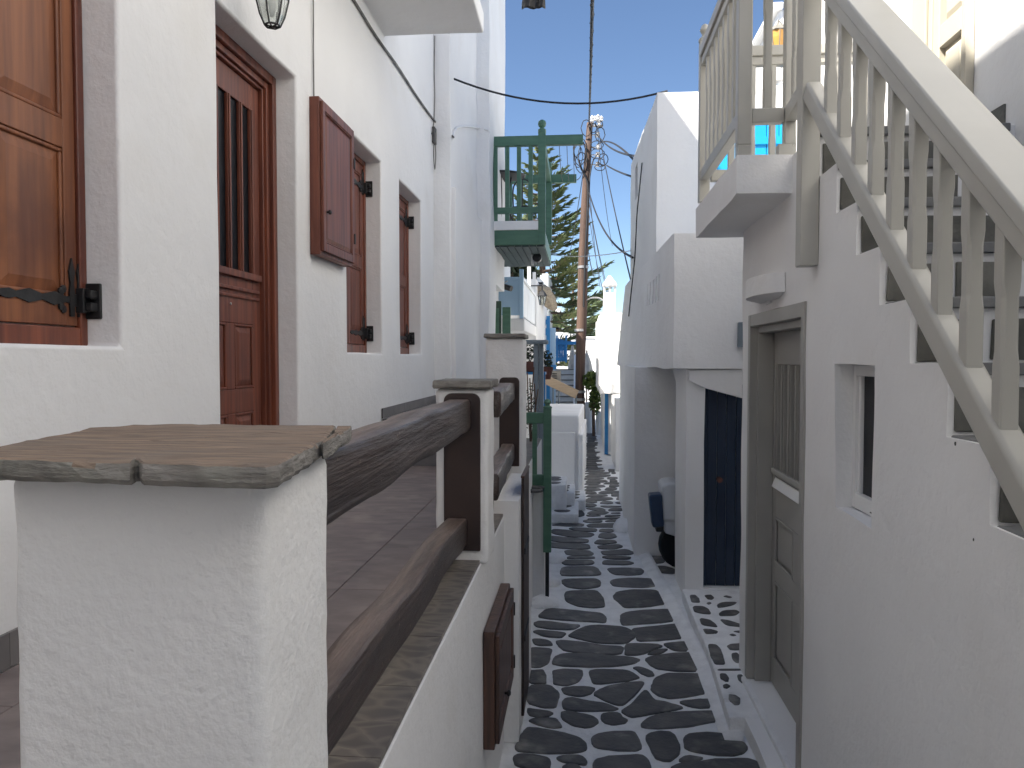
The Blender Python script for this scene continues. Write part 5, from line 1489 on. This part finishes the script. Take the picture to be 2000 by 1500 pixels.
def far_houses():
    rng = random.Random(5)
    specs = [(1083, 603, 700, 60, 24, 'small bright white house among the far pines left'), (1088, 622, 700, 52, 20, 'low white house just below the brightest far house'),
             (1100, 650, 700, 40, 50, 'wide white far house behind the blue gate'), (1042, 535, 700, 32, 60, 'white far house partly hidden by the beige awning')]
    for (px, py, pb, y, w, lab) in specs:
        a, b = ONY(px - w / 2, py, y), ONY(px + w / 2, py, y)
        t = thing('far_house', ((a.x + b.x) / 2, y, -.5), lab, 'house', 'white houses far behind the lane')
        mb = MB(); mb.box((a.x, y, -.5), (b.x, y + 4, a.z)); mb.build('wall', 'plaster_far', t, bevel=.05)
        for k in range(2):
            x = a.x + (b.x - a.x) * (.3 + .35 * k)
            mb = MB(); mb.box((x - .2, y - .02, a.z - .9), (x + .2, y + .01, a.z - .35)); mb.build('window', 'glass_dark', t)
far_houses()

# ================================================================== TREES
def spindle(mb, p, d, L, r):
    d = d.normalized(); a = d.orthogonal().normalized(); b = d.cross(a)
    m_ = p + d * L * .45
    mb.add([p, p + d * L] + [m_ + (a * math.cos(q) + b * math.sin(q)) * r for q in (0, 2.094, 4.189)], [(0, 2, 3), (0, 3, 4), (0, 4, 2), (1, 3, 2), (1, 4, 3), (1, 2, 4)])

def norfolk(base, H, z_first, rmax, tiers, seed, label, lean=(0, 0)):
    rng = random.Random(seed); base = Vector(base)
    t = thing('pine_tree', base, label, 'tree')
    top = base + Vector((lean[0], lean[1], H))
    tr = MB(); tr.tube([base, base.lerp(top, .5), top], [H * .020, H * .013, .02], 10); tr.build('trunk', 'bark', t, smooth=True)
    br = MB(); fo = MB()
    for k in range(tiers):
        f = k / (tiers - 1)
        z = z_first + (H - .3 - z_first) * f
        c = base.lerp(top, z / H)
        R = rmax * (1 - f) ** .75 * rng.uniform(.8, 1.1) + .25
        nb = 6 if f < .7 else 5
        off = rng.uniform(0, 6.28)
        for j in range(nb):
            if rng.random() < .06: continue
            q = off + 6.283 * j / nb + rng.uniform(-.15, .15)
            e = Vector((math.cos(q), math.sin(q), 0)); sd = Vector((-e.y, e.x, 0))
            R2 = R * rng.uniform(.8, 1.1)
            rise = R2 * (.10 + .25 * f) + rng.uniform(-.05, .1)
            P = lambda s: c + e * R2 * s + Vector((0, 0, rise * s * s - .06 * R2 * math.sin(3.14 * s)))
            br.tube([P(0), P(.5), P(1)], [.035, .02, .01], 5)
            m_ = int(8 + 9 * R2)
            for i in range(m_):
                s = .32 + .68 * (i / m_)
                for sg in (-1, 1):
                    L = (.20 + .34 * math.sin(math.pi * min(1, s * .95))) * min(1.2, .5 + R2 * .25) * rng.uniform(.7, 1.2)
                    d = e * rng.uniform(.5, .9) + sd * sg * rng.uniform(.35, .8) + Vector((0, 0, rng.uniform(.0, .55)))
                    spindle(fo, P(s) + Vector((0, 0, rng.uniform(-.03, .03))), d, L, .030 + .022 * rng.random())
            for i in range(4):
                spindle(fo, P(1), e + sd * rng.uniform(-.5, .5) + Vector((0, 0, rng.uniform(.1, .6))), .35 * rng.uniform(.7, 1.1), .04)
    br.build('branches', 'bark', t); fo.build('crown', 'needles', t)
    return t
yA = 34; bA = ONY(1058, 700, yA)
HA = ONY(1058, 284, yA).z + .5
norfolk((bA.x, yA, -.5), HA, 2.2, 3.4, 26, 3, 'tall tiered Norfolk pine behind the green balcony', (.05, 0))
yB = 42; bB = ONY(1119, 700, yB)
HB = ONY(1119, 500, yB).z + .5
norfolk((bB.x, yB, -.5), HB, 1.8, 2.9, 11, 8, 'lower tiered Norfolk pine just left of the wooden pole')
def broadleaf(px, py, y, rad, lab, n=1600, m='leaves_dark'):
    rng = random.Random(int(px)); c = ONY(px, py, y)
    t = thing('tree', (c.x, y, -.5), lab, 'tree')
    mb = MB(); mb.tube([Vector((c.x, y, -.5)), Vector((c.x + .1, y, c.z))], [.22, .09], 8); mb.build('trunk', 'bark', t)
    lf = MB()
    for _ in range(7):
        o = Vector((rng.uniform(-.6, .6) * rad[0], rng.uniform(-.5, .5) * rad[1], rng.uniform(-.5, .5) * rad[2]))
        leaf_cloud(lf, c + o, (rad[0] * .55, rad[1] * .55, rad[2] * .5), n // 7, .16, rng)
    lf.build('crown', m, t)
broadleaf(992, 522, 26, (1.0, 1.0, .45), 'dark leafy tree top peeking under the green balcony')
broadleaf(1100, 655, 70, (3.4, 2, .8), 'dark round trees low behind the blue gate')
broadleaf(1165, 655, 80, (3.2, 2, .7), 'dark low tree left of the chimney house')

# ================================================================== UTILITY POLE AND OVERHEAD WIRES
YP = 19.0
p_bot = ONY(1137, 845, YP); p_top = ONY(1152, 238, YP)
POLE = thing('utility_pole', (p_bot.x, YP, 0), 'leaning wooden utility pole crowded with cables and insulators', 'utility pole')
mb = MB()
prof = [(1137, 850, 8.2), (1132.5, 760, 9), (1134, 690, 9.5), (1137, 600, 10), (1139, 500, 9.3), (1143, 400, 8.2), (1147, 320, 7), (1152, 240, 5.8)]
mb.tube([Vector((p_bot.x, YP, -.3))] + [ONY(a, b, YP) for a, b, _ in prof], [.112] + [r * YP / FPX for *_, r in prof], 14)
mb.build('shaft', 'pole_wood', POLE, smooth=True)
def pole_bits():
    rng = random.Random(14)
    for (px, py) in ((1153, 264), (1154, 288), (1153, 303), (1153, 322)):
        a = ONY(px - 3, py, YP); b = ONY(px + 16, py - 1, YP)
        mb = MB(); mb.tube([a, b], .014, 6); mb.build('bracket', 'steel', POLE)
        mb = MB()
        mb.lathe(b + Vector((-.02, 0, 0)), [(.02, -.06), (.055, -.05), (.03, -.02), (.055, 0), (.03, .02), (.055, .05), (.02, .06)], 10, 'z'); mb.build('insulator', 'porcelain', POLE)
    for k in range(9):     # cluster at the top
        p = ONY(1154 + rng.uniform(0, 22), 226 + rng.uniform(0, 22), YP + rng.uniform(-.2, .2))
        mb = MB(); mb.lathe(p, [(.018, -.06), (.05, -.04), (.028, -.01), (.05, .02), (.03, .05), (.012, .07)], 9); mb.build('insulator', 'porcelain', POLE)
    mb = MB(); mb.tube([ONY(1150, 246, YP), ONY(1178, 246, YP)], .03, 8); mb.tube([ONY(1150, 236, YP), ONY(1176, 234, YP)], .018, 8); mb.build('crossarm', 'steel', POLE)
    # coiled spare cable
    for (cx, cy, rx, ry) in ((1132, 298, 11, 26), (1129, 305, 9, 22), (1134, 292, 13, 22), (1172, 262, 9, 14), (1145, 250, 10, 16), (1172, 327, 10, 6), (1178, 312, 9, 12), (1138, 305, 8, 28), (1126, 290, 7, 18), (1136, 318, 12, 20), (1166, 283, 12, 8), (1167, 300, 14, 10), (1174, 318, 6, 8), (1158, 250, 8, 9), (1170, 243, 7, 7)):
        mb = MB(); y = YP - .12 + rng.uniform(-.05, .05)
        pts = [ONY(cx + rx * math.cos(q) + rng.uniform(-1, 1), cy + ry * math.sin(q), y) for q in [k * .35 for k in range(19)]]
        mb.tube(pts, .011, 5); mb.build('cable_coil', 'cable', POLE)
    pts = spline([ONY(1130, 312, YP - .1), ONY(1136, 330, YP - .12), ONY(1146, 350, YP - .13), ONY(1149, 372, YP - .13), ONY(1147, 420, YP - .13), ONY(1143, 500, YP - .15), ONY(1140, 600, YP - .16)])
    mb = MB(); mb.tube(pts, .025, 7); mb.build('cable_bundle', 'cable', POLE)
    mb = MB(); mb.tube(spline([ONY(1168, 300, YP - .1), ONY(1158, 315, YP - .1), ONY(1152, 345, YP - .1), ONY(1150, 372, YP - .12)]), .018, 6); mb.build('cable_bundle', 'cable', POLE)
    for (py, r) in ((522, .18), (780, .17), (765, .17), (645, .18)):
        c = ONY(1139 if py < 600 else 1133, py, YP)
        mb = MB(); mb.lathe(c, [(.135, -.03), (.138, -.03), (.138, .03), (.135, .03)], 14); mb.build('band', 'steel', POLE)
    # lamp arm
    l = thing('street_lamp', ONY(1152, 588, YP), 'thin street lamp arm reaching from the wooden pole towards the chimney', 'street lamp')
    mb = MB(); mb.tube(spline([ONY(1143, 588, YP), ONY(1155, 582, YP - .3), ONY(1170, 582, YP - .7), ONY(1180, 588, YP - 1.0)]), .018, 6); mb.build('arm', 'steel', l)
    c = ONY(1183, 592, YP - 1.1); mb = MB(); mb.lathe(c, [(.02, -.09), (.07, -.05), (.06, .04), (.02, .08)], 10); mb.build('lamp_head', 'steel', l)
pole_bits()

def wires():
    G = 'overhead wires'
    def wire(A, B, sag, r, lab, m='cable', n=18):
        mb = MB(); mb.tube(catenary(A, B, sag, n), r, 5)
        return mb.build('overhead_wire', m, label=lab, cat='wire', group=G)
    top = ONY(1150, 238, YP)
    a = ONY(1159, -90, 4.2)
    mb = MB(); pts = catenary(top, a, .25, 60); mb.tube(pts, .013, 6)
    mb.tube([p + Vector((.012 * math.cos(i * 1.6), 0, .012 * math.sin(i * 1.6))) for i, p in enumerate(catenary(top, a, .25, 120)) if True], .006, 5)
    mb.build('overhead_wire', 'cable', label='thick twisted cable running from the pole top overhead towards the viewer', cat='wire', group=G)
    wire(ONX(858, 142, xw), Vector((xu + .06, 7.6, ZU + .03)), .20, .010, 'black cable crossing the lane from left house to flat white roof')
    R = lambda px, py, X=.70: ONX(px, py, X)
    for (A, B, sag, lab) in (((1166, 262), (1252, 306), .12, 'top one of three cables from the pole to the right house'), ((1168, 281), (1247, 322), -.15, 'middle one of three cables from the pole to the right house'), ((1185, 323), (1240, 347), .02, 'lowest one of three cables from the pole to the right house')):
        wire(ONY(*A, YP), R(*B), sag, .016, lab)
    wire(ONY(1150, 374, YP), R(1236, 503, .62), .28, .016, 'sagging cable dropping from mid pole to the right house edge')
    wire(ONY(1168, 250, YP), R(1233, 552, .62), .1, .010, 'thin steep wire from the pole top down to the right house')
    wire(ONY(1150, 390, YP), ONY(1212, 650, 14.55), .25, .008, 'thin wire from the pole to the chimney house wall')
    wire(ONY(1148, 400, YP), ONY(1181, 580, 14.7), .2, .007, 'thin wire from the pole to the chimney side')
    wire(ONY(1146, 470, YP), ONY(1160, 540, 21), .1, .012, 'short dark cable hanging right beside the pole')
    wire(ONY(1070, 497, 11.7), R(1234, 489, .62), .05, .006, 'thin white line stretched across the lane below the green balcony', 'wire_white')
    wire(ONY(1140, 330, YP), ONY(1112, 500, 24), .1, .010, 'wire dropping to the left from the pole past the pine')
    for k, (a, b) in enumerate((((1166, 246), (1196, 480)), ((1150, 350), (1172, 560)), ((1148, 380), (1200, 620)))):
        wire(ONY(*a, YP), ONY(b[0], b[1], 24 + k), .3, .008, ('thin wire fanning down right of the pole, nearest to it', 'thin wire fanning down right of the pole, middle of the fan', 'thin wire fanning down right of the pole, lowest of the fan')[k])
    wire(ONY(1138, 335, YP), ONY(1124, 352, 11.8), .05, .008, 'wire from the pole to the end of the green balcony rail')
    mb = MB(); mb.tube(spline([ONY(px, py, 8.8) for px, py in ((1254, 318), (1249, 370), (1244, 420), (1240, 500), (1232, 578), (1228, 618))]), .007, 6)
    mb.build('wall_cable', 'cable', label='dark cable running down the lane side of the right house', cat='cable')
    # black cloth hanging over the lane at the very top
    A = Vector((-.69, 5.0, ONY(1040, -40, 5.0).z + .02)); B = Vector((XF, 5.0, A.z + .5))
    wire(A, B, .05, .005, 'thin line carrying the black cloth across the lane')
    t = thing('hanging_cloth', ONY(1042, 20, 5.0), 'small ragged black cloth hanging over the lane at the top', 'cloth')
    vs = []; fs = []
    n, m_ = 8, 8
    for j in range(m_ + 1):
        for i in range(n + 1):
            px = 1021 + 42 * i / n + (3 if j > 5 else 0) * (i - 4) / 8; py = -44 + 64 * j / m_ - (4 * noise.noise(Vector((i * .9, 3, 0))) + 3 if j == m_ else 0)
            p = ONY(px, py, 5.0); p.y += .02 * math.sin(i * 1.3 + j * .3)
            vs.append(p)
    for j in range(m_):
        for i in range(n): fs.append((j * (n + 1) + i, j * (n + 1) + i + 1, (j + 1) * (n + 1) + i + 1, (j + 1) * (n + 1) + i))
    mb = MB(); mb.add(vs, fs); o = mb.build('cloth', 'black_plastic', t, smooth=True)
    sm = o.modifiers.new('thickness', 'SOLIDIFY'); sm.thickness = .004
wires()
